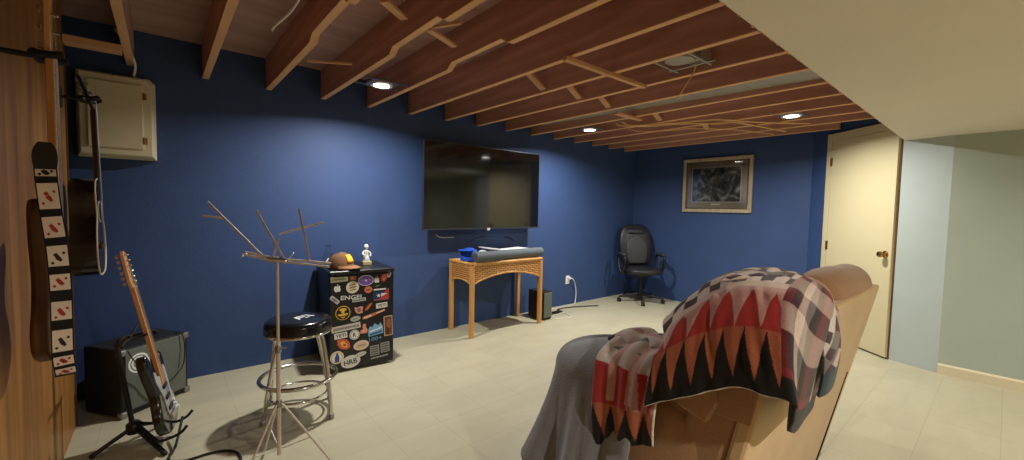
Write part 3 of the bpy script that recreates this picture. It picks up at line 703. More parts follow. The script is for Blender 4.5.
sticker(.205, .318, [(rrect(.072, .166, .004), (206, 178, 146)), (rrect(.06, .152, .002), (104, 62, 44)), (sh(ell(.02, .04), .004, .02), (150, 96, 70)), (sh(ell(.014, .03), -.008, -.04), (70, 40, 30))], .04, 'tall brown picture sticker with pale border')
sticker(-.168, .294, [(rrect(.096, .046, .004), WH), (('text', 'YETI', .076, .026, 0, 0), BK)], .06, 'lower white sticker YETI')
sticker(-.065, .285, [(ell(.039, .04), WH), (ell(.033, .034), BK), (ell(.03, .031), (232, 232, 228)), (('text', 'R', .026, .036, 0, 0), BK)], 0, 'round white sticker with a black R')
sticker(-.147, .222, [([(-.048, .04), (-.02, .046), (.02, .036), (.044, .01), (.05, -.03), (.02, -.046), (-.02, -.034), (-.046, -.0)], (204, 96, 60)), ([(-.03, .02), (.0, .026), (.028, -.006), (.024, -.03), (-.01, -.02)], (232, 176, 92)), (sh(ell(.012, .01), .006, -.006), (176, 56, 44))], 0, 'orange and red flame-like sticker')
sticker(-.013, .192, [(ell(.063, .041), (120, 100, 90)), (ell(.06, .038), (222, 204, 176)), (ell(.046, .026), (206, 184, 158))]+bars(.06, .012, 6, (150, 116, 96), 8), .1, 'cream oval sticker')
sticker(.100, .228, [(('text', '100+', .105, .03, 0, 0), (96, 152, 200))], .05, 'light blue lettering sticker')
for a, b, c_ in ((.094, .130, .0), (.179, .143, .0)):
    sticker(a, b, [(rrect(.073, .083, .002), (150, 150, 146))]+[(sh(rrect(.06, .012, .001), 0, .028-.019*k), (92, 94, 94)) for k in range(4)], .06, 'grey square text sticker, %s one' % ('left' if a < .1 else 'right'))
sticker(-.196, .126, [(ell(.05, .05), (222, 212, 196)), (ell(.043, .043), (206, 168, 120)), (ell(.036, .036), (226, 222, 214)), ([(-.008, .02), (.01, .022), (.018, -.002), (.014, -.036), (-.016, -.036), (-.018, 0)], (48, 74, 148)), (sh(ell(.009, .009), 0, .026), (48, 74, 148))], 0, 'round pale sticker with a blue figure')
sticker(-.094, .075, [([(p[0], p[1]) for p in ell(.074, .05)], (206, 206, 200)), (('text', 'HRB', .1, .04, -.002, -.002), (30, 32, 36))], .12, 'pale oval sticker HRB')
sticker(-.018, .119, [(ell(.046, .018), (196, 198, 192))]+bars(.06, .009, 7, (150, 152, 150), 9), .2, 'small pale oval sticker')
sticker(.132, .073, [(rrect(.002, .002, .0005, 1), (160, 160, 162))]+bars(.14, .014, 12, (172, 172, 174), 10), .1, 'thin grey lettering sticker')

# things on the fridge (positions in the fridge's own frame)
def fr(x, y, z): return Matrix.Translation(FC) @ Matrix.Rotation(FA, 4, 'Z') @ Vector((x, y, z))
# baseball cap
c0 = fr(-.135, .105, HF); t = thing('baseball_cap', 'brown baseball cap with yellow patch lying on the fridge', 'cap', c0)
mb = MB(); n = 28; k = 8; o = 0
fw = Vector((.66, -.75, 0)).normalized(); sd = Vector((-fw.y, fw.x, 0))
V = []
for i_ in range(k+1):
    a = i_/k*PI/2
    for j in range(n):
        p = 2*PI*j/n; rr_ = math.cos(a)**.75
        V.append(c0+fw*(.098*rr_*math.cos(p)-.012*math.sin(a))+sd*(.082*rr_*math.sin(p))+Vector((0, 0, .012+.118*math.sin(a)*(1+.05*math.cos(p)))))
mb.add(V, [[i_*n+j, i_*n+(j+1) % n, (i_+1)*n+(j+1) % n, (i_+1)*n+j] for i_ in range(k) for j in range(n)])
mb.add([c0+fw*.098*math.cos(2*PI*j/n)+sd*.082*math.sin(2*PI*j/n)+Vector((0, 0, .002)) for j in range(n)]+[V[j] for j in range(n)], [[j, (j+1) % n, n+(j+1) % n, n+j] for j in range(n)])
mb.build('crown', M['cap'], t, smooth=60)
mb = MB(); V = []; m_ = 15; q = 5
for i_ in range(q+1):
    s = i_/q
    for j in range(m_):
        p = (j/(m_-1)-.5)*PI*.95; ex = 1+s*.72*math.cos(p)**.6 if math.cos(p) > 0 else 1
        V.append(c0+fw*(.095*ex*math.cos(p))+sd*(.08*math.sin(p)*(1+.05*s))+Vector((0, 0, .030-.010*s-.014*abs(math.sin(p))*s)))
mb.add(V, [[i_*m_+j, i_*m_+j+1, (i_+1)*m_+j+1, (i_+1)*m_+j] for i_ in range(q) for j in range(m_-1)])
mb.build('brim', M['capdark'], t, smooth=60, solid=.004)
mb = MB(); V = []
for i_ in range(5):
    a = .35+i_/4*.62
    for j in range(7):
        p = (j/6-.5)*1.15; rr_ = math.cos(a)**.75
        V.append(c0+fw*(.1*rr_*math.cos(p)-.012*math.sin(a)+.002)+sd*(.084*rr_*math.sin(p))+Vector((0, 0, .013+.12*math.sin(a)*(1+.05*math.cos(p)))))
mb.add(V, [[i_*7+j, i_*7+j+1, (i_+1)*7+j+1, (i_+1)*7+j] for i_ in range(4) for j in range(6)])
mb.build('patch', M['yellow'], t, smooth=60, solid=.002)
MB().ball(c0-fw*.012+Vector((0, 0, .131)), .008, 10, (1, 1, .6)).build('button', M['cap'], t, smooth=60)
# glass carafe
c0 = fr(-.19, .33, HF)
o = MB().lathe([(.0, .003), (.036, .002), (.05, .012), (.052, .03), (.042, .075), (.024, .12), (.017, .15), (.018, .165), (.024, .172), (.021, .172), (.0145, .165), (.0135, .15), (.02, .12), (.038, .075), (.048, .03), (.046, .015), (.0, .01)], c0, 28).build('glass_carafe', M['glass'], smooth=50)
tag(o, 'clear glass carafe standing behind the cap on the fridge', 'carafe')
# figurine
c0 = fr(.095, .24, HF); t = thing('figurine', 'small pale standing figurine on a square base on the fridge', 'figurine', c0)
MB().box(c0.x-.038, c0.x+.038, c0.y-.03, c0.y+.03, HF, HF+.035).build('base', M['gold'], t, bevel=.005)
mb = MB(); mb.lathe([(.026, .035), (.028, .045), (.022, .075), (.018, .095), (.024, .112), (.022, .122), (.008, .128), (.007, .134), (.015, .142), (.019, .158), (.014, .172), (.003, .178)], c0, 16)
mb.tube(catmull([c0+Vector((-.02, 0, .118)), c0+Vector((-.034, -.008, .10)), c0+Vector((-.02, -.022, .085))], 5), .006, 8)
mb.tube(catmull([c0+Vector((.02, 0, .118)), c0+Vector((.034, -.006, .10)), c0+Vector((.03, -.012, .075))], 5), .006, 8)
mb.build('figure', M['statue'], t, smooth=50, weld=False)

# ------------------------------------------------------------------ bar stool
SX, SY = .635, 2.80; DZ = -.022
t = thing('bar_stool', 'round black vinyl bar stool on chrome legs', 'stool', (SX, SY, 0))
MB().lathe([(.178, .535), (.186, .540), (.190, .56), (.188, .598), (.182, .612), (.168, .622), (.12, .628), (.0, .630)], (SX, SY, DZ), 40).build('seat', M['vinyl'], t, smooth=50)
MB().lathe([(.183, .535), (.191, .538), (.193, .546), (.189, .552)], (SX, SY, DZ), 40).build('seat_band', M['chrome'], t, smooth=50)
V = [rrect(.02, .066, .004), ]
mb = MB(); a = R(25); u = (math.cos(a), math.sin(a), 0); v = (-math.sin(a), math.cos(a), 0); zc = .6304+DZ
for pl in ([(-.05, -.03), (-.036, -.03), (-.024, .035), (-.038, .035)], [(-.024, .035), (.03, .035), (.03, .022), (-.026, .022)], [(-.034, .008), (.016, .008), (.016, -.004), (-.036, -.004)], [(.034, .035), (.048, .035), (.062, -.03), (.05, -.03)], [(.0, -.03), (.03, -.03), (.03, -.018), (.0, -.018)]):
    mb.flat(pl, (SX+.02, SY-.02, zc), u, v)
mb.build('seat_mark', M['white'], t, weld=False)
legs = [(-.15, -.085), (.13, -.13), (.15, .10), (-.12, .15)]
tips = [(-.205, -.045), (.135, -.20), (.21, .09), (-.12, .215)]
for (ax_, ay), (bx, by) in zip(legs, tips):
    mid = ((ax_*.5+bx*.5)*.96, (ay+by)*.5*.96)
    MB().tube(catmull([(SX+ax_*.35, SY+ay*.35, .51), (SX+ax_*.72, SY+ay*.72, .508), (SX+ax_*.86, SY+ay*.86, .47), (SX+mid[0], SY+mid[1], .26), (SX+bx, SY+by, .012)], 8), .0125, 12).build('leg', M['chrome'], t, smooth=60)
    MB().lathe([(.016, 0), (.017, .02), (.014, .026)], (SX+bx, SY+by, 0), 12).build('foot_cap', M['steel'], t, smooth=40)
ring = lambda r, z, n=48: [(SX+r*math.cos(2*PI*i/n), SY+r*math.sin(2*PI*i/n), z) for i in range(n)]
MB().tube(ring(.215, .235), .0125, 10, True).build('foot_ring', M['chrome'], t, smooth=60)
MB().tube(ring(.165, .13), .007, 10, True).build('lower_ring', M['chrome'], t, smooth=60)
mb = MB()
for i_ in range(4):
    p = Vector(((legs[i_][0]+tips[i_][0])*.5*.96, (legs[i_][1]+tips[i_][1])*.5*.96, 0)); d = p.normalized()
    mb.tube([(SX+p.x, SY+p.y, .237), (SX+d.x*.215, SY+d.y*.215, .237)], .006, 8)
mb.build('ring_bracket', M['chrome'], t, smooth=60, weld=False)

# ------------------------------------------------------------------ music stand
SX, SY = .41, 2.2
t = thing('music_stand', 'folding wire music stand in front of the bar stool', 'music stand', (SX, SY, 0))
MB().tube([(SX, SY, .10), (SX, SY, .62)], .0095, 12).build('lower_tube', M['nickel'], t, smooth=60)
MB().tube([(SX, SY, .60), (SX, SY, 1.06)], .0065, 12).build('upper_tube', M['nickel'], t, smooth=60)
MB().lathe([(.013, .6), (.015, .605), (.015, .63), (.012, .635)], (SX, SY, 0), 14).tube([(SX, SY, .62), (SX+.03, SY-.015, .62)], .004, 8).build('clamp', M['steel'], t, smooth=50)
for a in (215, 335, 95):
    d = Vector((math.cos(R(a)), math.sin(R(a)), 0)); c0 = Vector((SX, SY, 0))
    MB().tube(catmull([c0+Vector((0, 0, .35))+d*.012, c0+d*.05+Vector((0, 0, .30)), c0+d*.25+Vector((0, 0, .008))], 6), .0055, 8).build('leg', M['nickel'], t, smooth=60)
    MB().tube([c0+d*.012+Vector((0, 0, .13)), c0+d*.14+Vector((0, 0, .17))], .0035, 8).build('brace', M['nickel'], t, smooth=60)
MB().lathe([(.014, .335), (.014, .365), (.011, .37)], (SX, SY, 0), 14).build('leg_collar', M['steel'], t, smooth=50)
# desk: built by its plane: along a (right) and up b (leaning back)
def ms(px_a, up, back=0): # desk coordinates in metres; a along the ledge
    A = Vector((.80, -.36, .0)).normalized(); 
    return Vector((SX, SY, 1.045))+A*px_a+Vector((0, 0, 1))*up+Vector((.36, .8, 0)).normalized()*back
zt = 1.045
rail = MB()
rail.tube([ms(-.14, .035, .02), ms(.0, .005, 0), ms(.235, -.02, -.01)], .0055, 8)
rail.tube([ms(-.135, .03, -.03), ms(.0, .0, -.045), ms(.235, -.03, -.055)], .0045, 8)
for a in (-.13, .04, .22): rail.tube([ms(a, .0 if a > 0 else .03, .01), ms(a, -.01 if a > 0 else .022, -.05)], .004, 8)
rail.build('ledge', M['nickel'], t, smooth=60, weld=False)
for (a, b) in (((-.045, .0), (-.315, .265)), ((.03, .0), (-.11, .23)), ((.14, -.01), (.075, .24)), ((-.02, .0), (.0, .1))):
    p, q = ms(a[0], a[1], 0), ms(b[0], b[1], .09*(b[1]/.24))
    MB().bar(p, q, .009, .003, up=(.3, .9, .2)).build('arm', M['nickel'], t)
for (a, b) in (((-.245, .19), (-.33, .20)), ((-.01, .115), (.19, .175)), ):
    MB().bar(ms(a[0], a[1], .08), ms(b[0], b[1], .08), .009, .003, up=(.3, .9, .2)).build('cross_arm', M['nickel'], t)
MB().tube([ms(-.045, .0, 0), ms(.045, -.004, 0)], .012, 10).build('hub', M['steel'], t, smooth=50)
MB().bar(ms(.05, .0, -.02), ms(.075, .035, -.03), .008, .003).build('page_clip', M['nickel'], t)

# ------------------------------------------------------------------ amplifier
aA = Vector((-.208, 3.334, 0)); aD = Vector((.80, .60, 0)).normalized(); aN = Vector((aD.y, -aD.x, 0)); aW, aDp, aH = .405, .30, .42
ctr = aA+aD*aW/2-aN*aDp/2
t = thing('bass_amplifier', 'black bass amplifier with grey grille cloth in the corner', 'amplifier', ctr)
MB().obox(ctr+Vector((0, 0, aH/2+.006)), (aD, aN, (0, 0, 1)), (aW/2, aDp/2, aH/2-.006)).build('cabinet', M['tolex'], t, bevel=.012)
MB().obox(aA+aD*aW/2+aN*.002+Vector((0, 0, .225)), (aD, aN, (0, 0, 1)), (aW/2-.022, .006, .185)).build('grille', M['grille'], t, bevel=.003)
for s in (.012, aW-.012):
    for z in (.022, aH-.022):
        MB().obox(aA+aD*s+aN*(-.012)+Vector((0, 0, z)), (aD, aN, (0, 0, 1)), (.02, .02, .02)).build('corner_guard', M['steel'], t, bevel=.008)
hp = [ctr+aD*s+Vector((0, 0, aH+z)) for s, z in ((-.11, -.002), (-.10, .02), (-.06, .03), (.06, .03), (.10, .02), (.11, -.002))]
MB().tube(catmull(hp, 6), .011, 10).build('handle', M['rubber'], t, smooth=60)
for s in (.04, aW-.04):
    for q in (.04, aDp-.04): MB().lathe([(.015, 0), (.015, .013)], aA+aD*s-aN*q, 12).build('foot', M['rubber'], t)
lc = aA+aD*.095+aN*.0085+Vector((0, 0, .315)); mb = MB()
def arc(r0, r1, a0, a1, n=22): return [(r1*math.cos(a0+(a1-a0)*i/n), r1*math.sin(a0+(a1-a0)*i/n)) for i in range(n+1)]+[(r0*math.cos(a1-(a1-a0)*i/n), r0*math.sin(a1-(a1-a0)*i/n)) for i in range(n+1)]
for r0, r1, a0, a1 in ((.049, .060, .5, 6.6), (.031, .042, .9, 7.0), (.012, .024, .2, 6.2)):
    P_ = arc(r0, r1, a0, a1); n = len(P_)//2
    for i_ in range(n-1): mb.flat([P_[i_], P_[i_+1], P_[-2-i_], P_[-1-i_]], lc, aD, (0, 0, 1))
mb.flat([(.039, -.06), (.05, -.06), (.05, .03), (.039, .03)], lc, aD, (0, 0, 1))
mb.build('emblem', M['white'], t, weld=False)
cable('amplifier_lead', [aA+aD*.02+aN*.03+Vector((0, 0, .415)), aA+aD*.03+aN*.06+Vector((0, 0, .36)), aA+aD*.10+aN*.05+Vector((0, 0, .25)), aA+aD*.13+aN*.04+Vector((0, 0, .16)), aA+aD*.2+aN*.05+Vector((0, 0, .13)), aA+aD*.33+aN*.04+Vector((0, 0, .2)), aA+aD*.36+aN*.03+Vector((0, 0, .33)), aA+aD*.35+aN*.02+Vector((0, 0, .42)), aA+aD*.33-aN*.02+Vector((0, 0, .428))], .0035, 'rubber', 'thin black lead hanging across the front of the amplifier')

# ------------------------------------------------------------------ guitars
def guitar(t, base, L, Nn, body_outline, blen, thick, mats, neck_len, neck_w=.05, head_len=.19, pegs='left', npegs=6, acoustic=False, m_body='blackgloss', m_neck='maple', m_head='maple', board='maple'):
    """base: lower end of the body; L along the neck; Nn out of the face"""
    L = Vector(L).normalized(); Nn = Vector(Nn); Nn = (Nn-L*Nn.dot(L)).normalized(); Wd = L.cross(Nn)
    base = Vector(base)
    P = lambda w, l, n=0: base+Wd*w+L*l+Nn*n
    out = [(p[0], p[1]) for p in body_outline]
    mb = MB(); mb.prism(out, P(0, 0, -thick/2), Wd, L, Nn*thick); mb.build('body', M[m_body], t, bevel=.012 if not acoustic else .003, seg=3, smooth=40)
    if acoustic:
        for n_ in (thick/2,):
            MB().tube([P(p[0]*1.004, p[1]*1.002, n_) for p in out], .0035, 6, True).build('binding', M['binding'], t, smooth=60)
        MB().lathe([(.05, 0), (.05, .002)], P(0, blen*.66, thick/2), 26, Nn).build('sound_hole', M['black'], t)
        MB().lathe([(.058, 0), (.058, .001)], P(0, blen*.66, thick/2), 26, Nn).build('rosette', M['binding'], t)
        MB().obox(P(0, blen*.3, thick/2+.005), (Wd, L, Nn), (.08, .014, .005)).build('bridge', M['darkwood'], t, bevel=.003)
    f = thick/2+.004; l0 = blen*.80 if not acoustic else blen*.78
    nl = blen-.02
    sec = lambda l, w: [P(-w/2, l, f), P(w/2, l, f), P(w*.36, l, f-.014), P(0, l, f-.019), P(-w*.36, l, f-.014)]
    a, b = sec(nl-.06 if not acoustic else nl, neck_w+.008), sec(blen+neck_len, neck_w-.008)
    MB().add(a+b, [(4, 3, 2, 1, 0), (5, 6, 7, 8, 9)]+[(i_, (i_+1) % 5, 5+(i_+1) % 5, 5+i_) for i_ in range(5)]).build('neck', M[m_neck], t)
    w0, w1 = neck_w+.008, neck_w-.008
    MB().hexa([P(-w0/2, l0, f), P(w0/2, l0, f), P(w1/2, blen+neck_len, f), P(-w1/2, blen+neck_len, f), P(-w0/2, l0, f+.004), P(w0/2, l0, f+.004), P(w1/2, blen+neck_len, f+.004), P(-w1/2, blen+neck_len, f+.004)]).build('fretboard', M[board], t)
    fm = MB()
    for k in range(1, 18):
        d = (neck_len+blen-l0)*(1-1/2**(k/12.))*1.25
        l = blen+neck_len-d
        if l > l0: fm.obox(P(0, l, f+.0045), (Wd, L, Nn), (w1/2+.002, .0009, .0008))
    fm.build('frets', M['steel'], t, weld=False)
    hl = blen+neck_len
    if acoustic: hp_ = [(-.018, 0), (.018, 0), (.03, .03), (.034, head_len), (.0, head_len-.008), (-.034, head_len), (-.03, .03)]
    else:
        s = 1 if pegs == 'right' else -1
        hp_ = [(-w1/2*s, 0), (w1/2*s, 0), (.034*s, .035), (.028*s, head_len*.5), (.022*s, head_len*.9), (-.004*s, head_len+.004), (-.03*s, head_len*.93), (-.024*s, head_len*.8), (-.012*s, .05)]
        if s < 0: hp_ = hp_[::-1]
    HL = (L-Nn*.28).normalized() if acoustic else L
    MB().prism(hp_, P(0, hl, f-.014), Wd, HL, Nn*.014).build('headstock', M[m_head], t, bevel=.002)
    MB().obox(P(0, hl, f+.004), (Wd, L, Nn), (w1/2, .003, .004)).build('nut', M['binding'], t)
    for k in range(npegs):
        if acoustic: s = -1 if k % 2 else 1; l = hl+.04+.045*(k//2); x = .03*s
        else: s = 1 if pegs == 'right' else -1; l = hl+.03+(head_len-.05)*k/(npegs-1); x = (.028-.004*k/npegs)*s
        P0_ = P
        if acoustic: P = lambda w, l, n=0, h_=hl: P0_(w, l, n-.28*(l-h_))
        g = MB().tube([P(x*.6, l, f-.02), P(x+.02*s, l, f-.02)], .003, 8).obox(P(x+.026*s, l, f-.02), (Wd, L, Nn), (.008, .008, .004))
        g.lathe([(.005, 0), (.005, .02), (.003, .022)], P(x*.3, l, f-.004), 10, Nn)
        P = P0_
        g.build('tuning_peg', M['chrome'] if not acoustic else M['steel'], t, smooth=40, weld=False)
    st = MB(); ns = 6 if acoustic or npegs == 6 else 4
    for k in range(ns):
        q = (k/(ns-1)-.5)
        st.tube([P(q*.052, blen*.28, f+.008), P(q*(w1-.008), hl, f+.008)], .0007 if ns == 6 else .0011, 5)
        l = hl+.03+(head_len-.05)*k/(ns-1) if not acoustic else hl+.04+.045*(k//2)
        st.tube([P(q*(w1-.008), hl, f+.008), P((.010*(1 if pegs == 'right' else -1)), l, f+.008)], .0007, 5)
    st.build('strings', M['steel'], t, weld=False)
    return P, f

strat = [tuple(p)[:2] for p in catmull([(0, 0, 0), (.10, .012, 0), (.155, .07, 0), (.155, .14, 0), (.122, .215, 0), (.128, .29, 0), (.15, .35, 0), (.135, .40, 0), (.10, .385, 0), (.07, .33, 0), (.03, .318, 0), (-.03, .318, 0), (-.07, .345, 0), (-.09, .42, 0), (-.125, .455, 0), (-.155, .42, 0), (-.15, .35, 0), (-.125, .25, 0), (-.135, .19, 0), (-.165, .12, 0), (-.155, .05, 0), (-.09, .008, 0)], 4, True)]
t = thing('electric_guitar', 'black electric guitar with maple neck leaning on a floor stand', 'guitar', (-.02, 2.86, 0))
gb = Vector((.012, 2.85, .085)); GL = Vector((-.185, .03, .92)); GN = Vector((.985, -.16, .1))
P, f = guitar(t, gb, GL, GN, strat, .32, .045, None, .47, pegs='left', npegs=6)
pg = [tuple(p)[:2] for p in catmull([(.02, .05, 0), (.11, .06, 0), (.125, .12, 0), (.1, .2, 0), (.11, .28, 0), (.095, .33, 0), (.05, .31, 0), (-.05, .31, 0), (-.09, .35, 0), (-.11, .3, 0), (-.06, .2, 0), (-.05, .1, 0)], 4, True)]
mb = MB(); mb.prism(pg, P(0, 0, .0225), P(1, 0)-P(0, 0), P(0, 1)-P(0, 0), (P(0, 0, 1)-P(0, 0))*.003); mb.build('pickguard', M['pickguard'], t)
for l in (.12, .18, .24):
    MB().obox(P(0, l, .028), (P(1, 0)-P(0, 0), P(0, 1)-P(0, 0), P(0, 0, 1)-P(0, 0)), (.038, .009, .006)).build('pickup', M['black'], t, bevel=.003)
MB().obox(P(0, .075, .028), (P(1, 0)-P(0, 0), P(0, 1)-P(0, 0), P(0, 0, 1)-P(0, 0)), (.035, .018, .006)).build('bridge', M['chrome'], t, bevel=.002)
for w, l in ((.075, .10), (.1, .07), (.055, .13)): MB().lathe([(.011, 0), (.01, .014)], P(w, l, .0255), 14, P(0, 0, 1)-P(0, 0)).build('control_knob', M['white'], t, smooth=40)
# stand for it
sb = Vector((-.14, 2.99, 0)); nk = P(0, .54, -.02)
t = thing('guitar_stand', 'black folding tripod guitar stand holding the black electric guitar', 'guitar stand', sb)
MB().tube([sb+Vector((.0, 0, .05)), sb+Vector((-.06, .01, .55))], .012, 12).tube([sb+Vector((-.06, .01, .53)), nk+Vector((-.03, .01, .0))], .008, 10).build('post', M['black'], t, smooth=50, weld=False)
yk = MB(); wd = P(1, 0)-P(0, 0); nn_ = P(0, 0, 1)-P(0, 0)
yk.tube(catmull([nk-wd*.14-nn_*.03+Vector((0, 0, -.01)), nk-wd*.06-nn_*.028, nk-wd*.032+nn_*.01, nk-wd*.034+nn_*.05], 6), .006, 8)
yk.tube(catmull([nk+wd*.16-nn_*.02+Vector((0, 0, .035)), nk+wd*.06-nn_*.028, nk+wd*.032+nn_*.01, nk+wd*.034+nn_*.05], 6), .006, 8)
yk.tube([nk-wd*.065-nn_*.03, nk+wd*.065-nn_*.03], .007, 8)
yk.build('yoke', M['rubber'], t, smooth=60, weld=False)
for d in ((-.155, -.075, 0), (.125, -.26, 0), (.15, .14, 0)):
    d = Vector(d); hub = sb+Vector((0, 0, .085))
    MB().bar(hub, sb+d+Vector((0, 0, .014)), .022, .014).build('leg', M['black'], t, bevel=.003)
    MB().ball(sb+d+Vector((0, 0, .012)), .014, 10, (1, 1, .85)).build('leg_tip', M['rubber'], t, smooth=60)
MB().lathe([(.03, .05), (.034, .06), (.034, .10), (.02, .115)], sb, 16).build('collar', M['black'], t, smooth=50)
cr = MB(); bb = P(0, 0, 0)
for s in (-1, 1):
    cr.tube(catmull([sb+Vector((.01, 0, .10)), bb+wd*.085*s-nn_*.055+Vector((0, 0, .01)), bb+wd*.095*s-nn_*.03-Vector((0, 0, .012)), bb+wd*.095*s+nn_*.02-Vector((0, 0, .014)), bb+wd*.095*s+nn_*.06-Vector((0, 0, .004)), bb+wd*.095*s+nn_*.085+Vector((0, 0, .02))], 6), .0075, 8)
cr.build('cradle', M['rubber'], t, smooth=60, weld=False)
cable('instrument_cable', [P(.05, .03, 0)+Vector((.05, -.01, .0)), (.03, 2.74, .03), (.0, 2.66, .006), (.06, 2.60, .006), (.16, 2.60, .006), (.235, 2.575, .006), (.28, 2.50, .006), (.27, 2.38, .006), (.2, 2.25, .006), (.05, 2.15, .006)], .0065, 'rubber', 'black instrument cable looping on the floor by the guitar stand')

# black acoustic guitar hung at the end of the paneled wall
dread = [tuple(p)[:2] for p in catmull([(0, 0, 0), (.12, .012, 0), (.185, .07, 0), (.2, .15, 0), (.175, .24, 0), (.135, .30, 0), (.13, .35, 0), (.148, .42, 0), (.13, .485, 0), (.07, .51, 0), (0, .515, 0), (-.07, .51, 0), (-.13, .485, 0), (-.148, .42, 0), (-.13, .35, 0), (-.135, .30, 0), (-.175, .24, 0), (-.2, .15, 0), (-.185, .07, 0), (-.12, .012, 0)], 4, True)]
t = thing('acoustic_guitar', 'glossy black acoustic guitar with cream binding hung near the paneled wall end', 'guitar', (-.325, 3.17, .9))
guitar(t, (-.306, 3.19, .905), (-.02, 0, 1), (1, 0, .02), dread, .515, .10, None, .375, neck_w=.048, head_len=.17, acoustic=True, m_neck='blackgloss', m_head='black', board='darkwood')
t = thing('guitar_hanger', 'black wall hanger fork holding the black acoustic guitar', 'guitar hanger', (XW, 3.17, 1.84))
MB().box(XW, XW+.014, 3.15, 3.23, 1.79, 1.89).build('wall_plate', M['black'], t, bevel=.004)
hz = 1.842
MB().tube([(XW+.01, 3.19, hz), (-.32, 3.19, hz)], .008, 10).build('arm', M['black'], t, smooth=50)
mb = MB(); mb.tube([(-.32, 3.13, hz), (-.32, 3.25, hz)], .011, 10)
for y in (3.145, 3.235): mb.tube(catmull([(-.32, y, hz), (-.29, y, hz), (-.262, y, hz+.004), (-.252, y+(.01 if y < 3.19 else -.01), hz+.012)], 5), .012, 10)
mb.build('fork', M['rubber'], t, smooth=60, weld=False)

# brown bass guitar hung on the paneled wall with a card-covered strap
BX, BY = -.272, 2.05
bass = [tuple(p)[:2] for p in catmull([(0, 0, 0), (.10, .01, 0), (.165, .07, 0), (.165, .15, 0), (.125, .24, 0), (.13, .32, 0), (.155, .39, 0), (.14, .44, 0), (.105, .43, 0), (.07, .37, 0), (.03, .36, 0), (-.03, .36, 0), (-.065, .40, 0), (-.085, .49, 0), (-.12, .53, 0), (-.15, .5, 0), (-.15, .40, 0), (-.125, .28, 0), (-.14, .2, 0), (-.17, .12, 0), (-.16, .05, 0), (-.09, .008, 0)], 4, True)]
t = thing('bass_guitar', 'brown electric bass with pale neck hung on the wood paneling', 'guitar', (BX, BY, .75))
P, f = guitar(t, (BX-.022, BY, .78), (.0, 0, 1), (1, 0, 0), bass, .36, .045, None, .625, neck_w=.05, head_len=.22, pegs='left', npegs=4, m_body='basswood', m_neck='maple', m_head='maple')
MB().obox(P(0, .06, .028), ((0, 1, 0), (0, 0, 1), (1, 0, 0)), (.04, .028, .008)).build('bridge', M['chrome'], t, bevel=.002)
for l in (.13, .2): MB().obox(P(0, l, .028), ((0, 1, 0), (0, 0, 1), (1, 0, 0)), (.045, .012, .008)).build('pickup', M['black'], t, bevel=.003)
for w, l in ((-.075, .10), (-.085, .15), (-.105, .06)): MB().lathe([(.012, 0), (.011, .016)], P(w, l, .0225), 14, (1, 0, 0)).build('control_knob', M['white'], t, smooth=40)
t = thing('guitar_hanger', 'black wall hanger arm holding the brown bass guitar', 'guitar hanger', (XW, BY, 1.78))
hz = 1.772
MB().box(XW, XW+.016, BY-.05, BY+.03, hz-.06, hz+.06).build('wall_plate', M['black'], t, bevel=.004)
MB().tube([(XW+.012, BY, hz), (BX-.028, BY, hz)], .009, 10).build('arm', M['black'], t, smooth=50)
mb = MB(); mb.tube([(BX-.03, BY-.05, hz), (BX-.03, BY+.05, hz)], .013, 10)
for y in (BY-.042, BY+.042): mb.tube(catmull([(BX-.03, y, hz), (BX, y, hz), (BX+.035, y, hz+.006)], 5), .012, 10)
mb.build('fork', M['rubber'], t, smooth=60, weld=False)
# strap hanging from the upper horn, looping to the strap pin
t = thing('guitar_strap', 'black guitar strap covered with playing cards hanging from the brown bass', 'strap', (BX, 1.8, .75))
SL = [(-.264, 1.85, 1.475), (-.260, 1.82, 1.385), (-.252, 1.81, 1.28), (-.240, 1.80, 1.16), (-.236, 1.80, 1.04), (-.236, 1.80, .93), (-.236, 1.80, .84), (-.235, 1.83, .78), (-.245, 1.90, .755), (-.262, 2.0, .775)]
sc_ = catmull(SL, 10)
def ribbon(a, b, hw0, hw1, off, m, name, extra=None, th=.003):
    pts = sc_[a:b+1]; n = len(pts); V = []; side = Vector((.55, .18, 0)).normalized()
    for i_, p in enumerate(pts):
        d = (sc_[min(a+i_+1, len(sc_)-1)]-sc_[max(a+i_-1, 0)]).normalized()
        s_ = (Vector((1, .1, 0))-d*Vector((1, .1, 0)).dot(d)).normalized(); nrm = s_.cross(d).normalized()
        nrm = nrm if nrm.y < 0 else -nrm
        h = hw0(i_/max(1, n-1)) if callable(hw0) else hw0+(hw1-hw0)*i_/max(1, n-1); V += [p-s_*h+nrm*off, p+s_*h+nrm*off]
    mb = MB(); mb.add(V, [(2*i_, 2*i_+1, 2*i_+3, 2*i_+2) for i_ in range(n-1)])
    return mb.build(name, m, t, solid=th), V
ribbon(6, len(sc_)-1, .0235, .0235, 0, M['strap'], 'webbing')
ribbon(0, 9, lambda q: .013+.013*math.sin(PI/2*min(1, q*1.6))-.003*max(0, q-.7)/.3, 0, .004, M['strapend'], 'leather_tab', th=.006)
cards = [(10, 11), (14, 20), (23, 27), (30, 35), (38, 42), (45, 49), (51, 57), (60, 63), (66, 68)]
cards = [(9, 11), (13, 20), (22, 27), (29, 34), (36, 40), (43, 48), (51, 58), (60, 64), (66, 70)]
